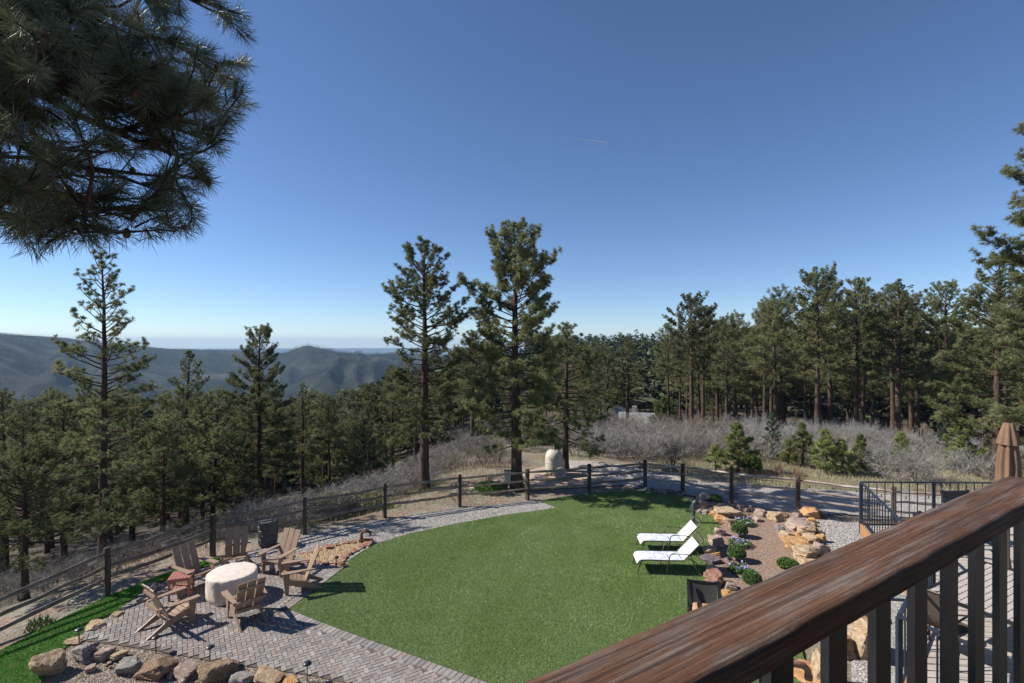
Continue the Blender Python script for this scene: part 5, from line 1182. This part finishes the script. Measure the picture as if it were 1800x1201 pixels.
# closed umbrella
p = at(1773, 9.8); th = thing('patio_umbrella', 'closed tan patio umbrella rising behind the timber rail', 'umbrella', (p[0], p[1], ZD))
zt_ = CAMH-(744-600)/F*9.8-ZD
def fold(a, z): return 1+.22*math.cos(8*a+.6*math.sin(z*5))+.06*math.sin(3*a+2)
MB().lathe([(.08,zt_-1.75),(.13,zt_-1.5),(.155,zt_-1.1),(.15,zt_-.75),(.12,zt_-.45),(.11,zt_-.33),(.085,zt_-.1),(.055,zt_-.02),(.02,zt_)], 64, rf=fold).build('canopy', M['umbrella'], th, smooth=True)
MB().lathe([(.165,zt_-.40),(.15,zt_-.30),(.11,zt_-.14),(.07,zt_+.005),(.03,zt_+.012)], 64, rf=lambda a, z: 1+.10*math.cos(8*a)).build('vent_flap', M['umbrella'], th, smooth=True)
MB().lathe([(.022,0),(.022,zt_)], 10).build('pole', M['bronze'], th); MB().lathe([(.25,0),(.25,.05),(.05,.1),(.03,.3)], 20).build('base', M['bronze'], th)
# ================================================================== HOUSES IN THE TREES
def house(label, px, D, yeave, W_, Dp, hw, hr, rz, roof='roof'):
    x = (px-900)/F*D; ze = CAMH-(yeave-600)/F*D; th = thing('log_house', label, 'house', (x, D, ze-hw), rz)
    MB().box(-W_/2,-Dp/2,-2,W_/2,Dp/2,hw).build('wall', M['house_wall'], th)
    mb = MB(); o = .5
    for s in (-1, 1):
        a = [(-W_/2-o, s*(Dp/2+o), hw-.25), (W_/2+o, s*(Dp/2+o), hw-.25), (W_/2+o, 0, hw+hr), (-W_/2-o, 0, hw+hr)]
        mb.add(a+[(p[0], p[1], p[2]-.15) for p in a], [(0,1,2,3),(7,6,5,4),(0,4,5,1),(1,5,6,2),(2,6,7,3),(3,7,4,0)])
    rf_ = mb.build('roof', M[roof], th); MB().box(-W_*.2-.3,.6,hw+hr*.5,-W_*.2+.3,1.2,hw+hr+.7).build('chimney', M['st_grey'], rf_)
    for s in (-1, 1): MB().add([(s*(W_/2-.01),-Dp/2,hw),(s*(W_/2-.01),Dp/2,hw),(s*(W_/2-.01),0,hw+hr-.1)], [(0,1,2)]).build('gable', M['house_wall'], th)
    for k in (-.3, .05, .32):
        f = MB().box(W_*k-.6,-Dp/2-.06,.9,W_*k+.6,-Dp/2-.005,2.1).build('window', M['post'], th); MB().box(W_*k-.5,-Dp/2-.075,1.0,W_*k+.5,-Dp/2-.065,2.0).build('pane', M['glass'], f)
    return th
house('brown house with a pale grey shingle roof half hidden by pines', 1128, 68, 750, 5.0, 5.5, 2.6, 1.9, R(-18))
house('left wing of the grey roofed house, mostly behind pine trunks', 1080, 74, 742, 6.5, 6, 2.8, 2.2, R(68))
house('small dark brown cabin deep among the trunks of the right forest', 1332, 74, 740, 5.0, 4, 2.4, 1.0, R(5), 'house_wall')
# ================================================================== CONTRAIL
a = np.array(at(985, 9000, 240)); b = np.array(at(1070, 9000, 251)); mb = MB(); s = np.linspace(0, 1, 12)
mb.tube(a+(b-a)*s[:,None], .8+6*s**1.5*np.where(s > .97, .4, 1), 6); tag(mb.build('contrail', M['contrail']), 'thin white contrail high in the empty sky', 'contrail')
# ================================================================== HAZE, LIGHT, CAMERA
hz = bpy.data.materials.new('haze'); hz.use_nodes = True; nt = hz.node_tree; nt.nodes.remove(nt.nodes['Principled BSDF'])
pv = nt.nodes.new('ShaderNodeVolumePrincipled'); pv.inputs['Color'].default_value = (.52,.75,1.0,1); pv.inputs['Density'].default_value = HAZE; pv.inputs['Anisotropy'].default_value = 0.0
nt.links.new(pv.outputs[0], nt.nodes['Material Output'].inputs['Volume'])
o = MB().box(-10000,-10000,-700,10000,10000,60).build('haze', hz); tag(o, 'thin blue haze filling the valley air', 'haze', kind='stuff')
SE = R(39); SAZ = math.atan2(-1, .12)     # azimuth from +Y, clockwise to +X
sd = Vector((math.sin(SAZ)*math.cos(SE), math.cos(SAZ)*math.cos(SE), math.sin(SE)))
L = bpy.data.lights.new('sun', 'SUN'); L.energy = SUN; L.angle = R(.5); L.color = (1, .95, .87); lo = bpy.data.objects.new('sun', L); COL.objects.link(lo)
lo.rotation_euler = sd.to_track_quat('Z', 'Y').to_euler()
W_ = bpy.data.worlds.new('World'); scene.world = W_; W_.use_nodes = True; nt = W_.node_tree; bg = nt.nodes['Background']
sk = nt.nodes.new('ShaderNodeTexSky'); sk.sky_type = 'NISHITA'; sk.sun_disc = False; sk.sun_elevation = SE; sk.sun_rotation = SAZ
sk.altitude = 2300; sk.air_density = 1.0; sk.dust_density = 0.1; sk.ozone_density = 4.0
hs = nt.nodes.new('ShaderNodeHueSaturation'); hs.inputs['Saturation'].default_value = 1.02; nt.links.new(sk.outputs[0], hs.inputs['Color']); mx = nt.nodes.new('ShaderNodeMix'); mx.data_type = 'RGBA'; mx.blend_type = 'MULTIPLY'; mx.inputs[0].default_value = 1; mx.inputs[7].default_value = (.95, .975, 1.04, 1); nt.links.new(hs.outputs[0], mx.inputs[6]); nt.links.new(mx.outputs[2], bg.inputs[0]); bg.inputs[1].default_value = SKY
cam = bpy.data.cameras.new('camera'); cam.lens = 18; cam.sensor_width = 36; cam.clip_start = .05; cam.clip_end = 120000
co = bpy.data.objects.new('camera', cam); COL.objects.link(co); co.location = (0, 0, CAMH); co.rotation_euler = (R(90), 0, 0); scene.camera = co
cam.dof.use_dof = True; cam.dof.focus_distance = 16; cam.dof.aperture_fstop = 16
scene.view_settings.view_transform = 'Standard'; scene.view_settings.look = 'None'; scene.view_settings.exposure = EXPO; scene.view_settings.gamma = 1
try:
    scene.cycles.volume_bounces = 0; scene.cycles.transparent_max_bounces = 4
except Exception: pass
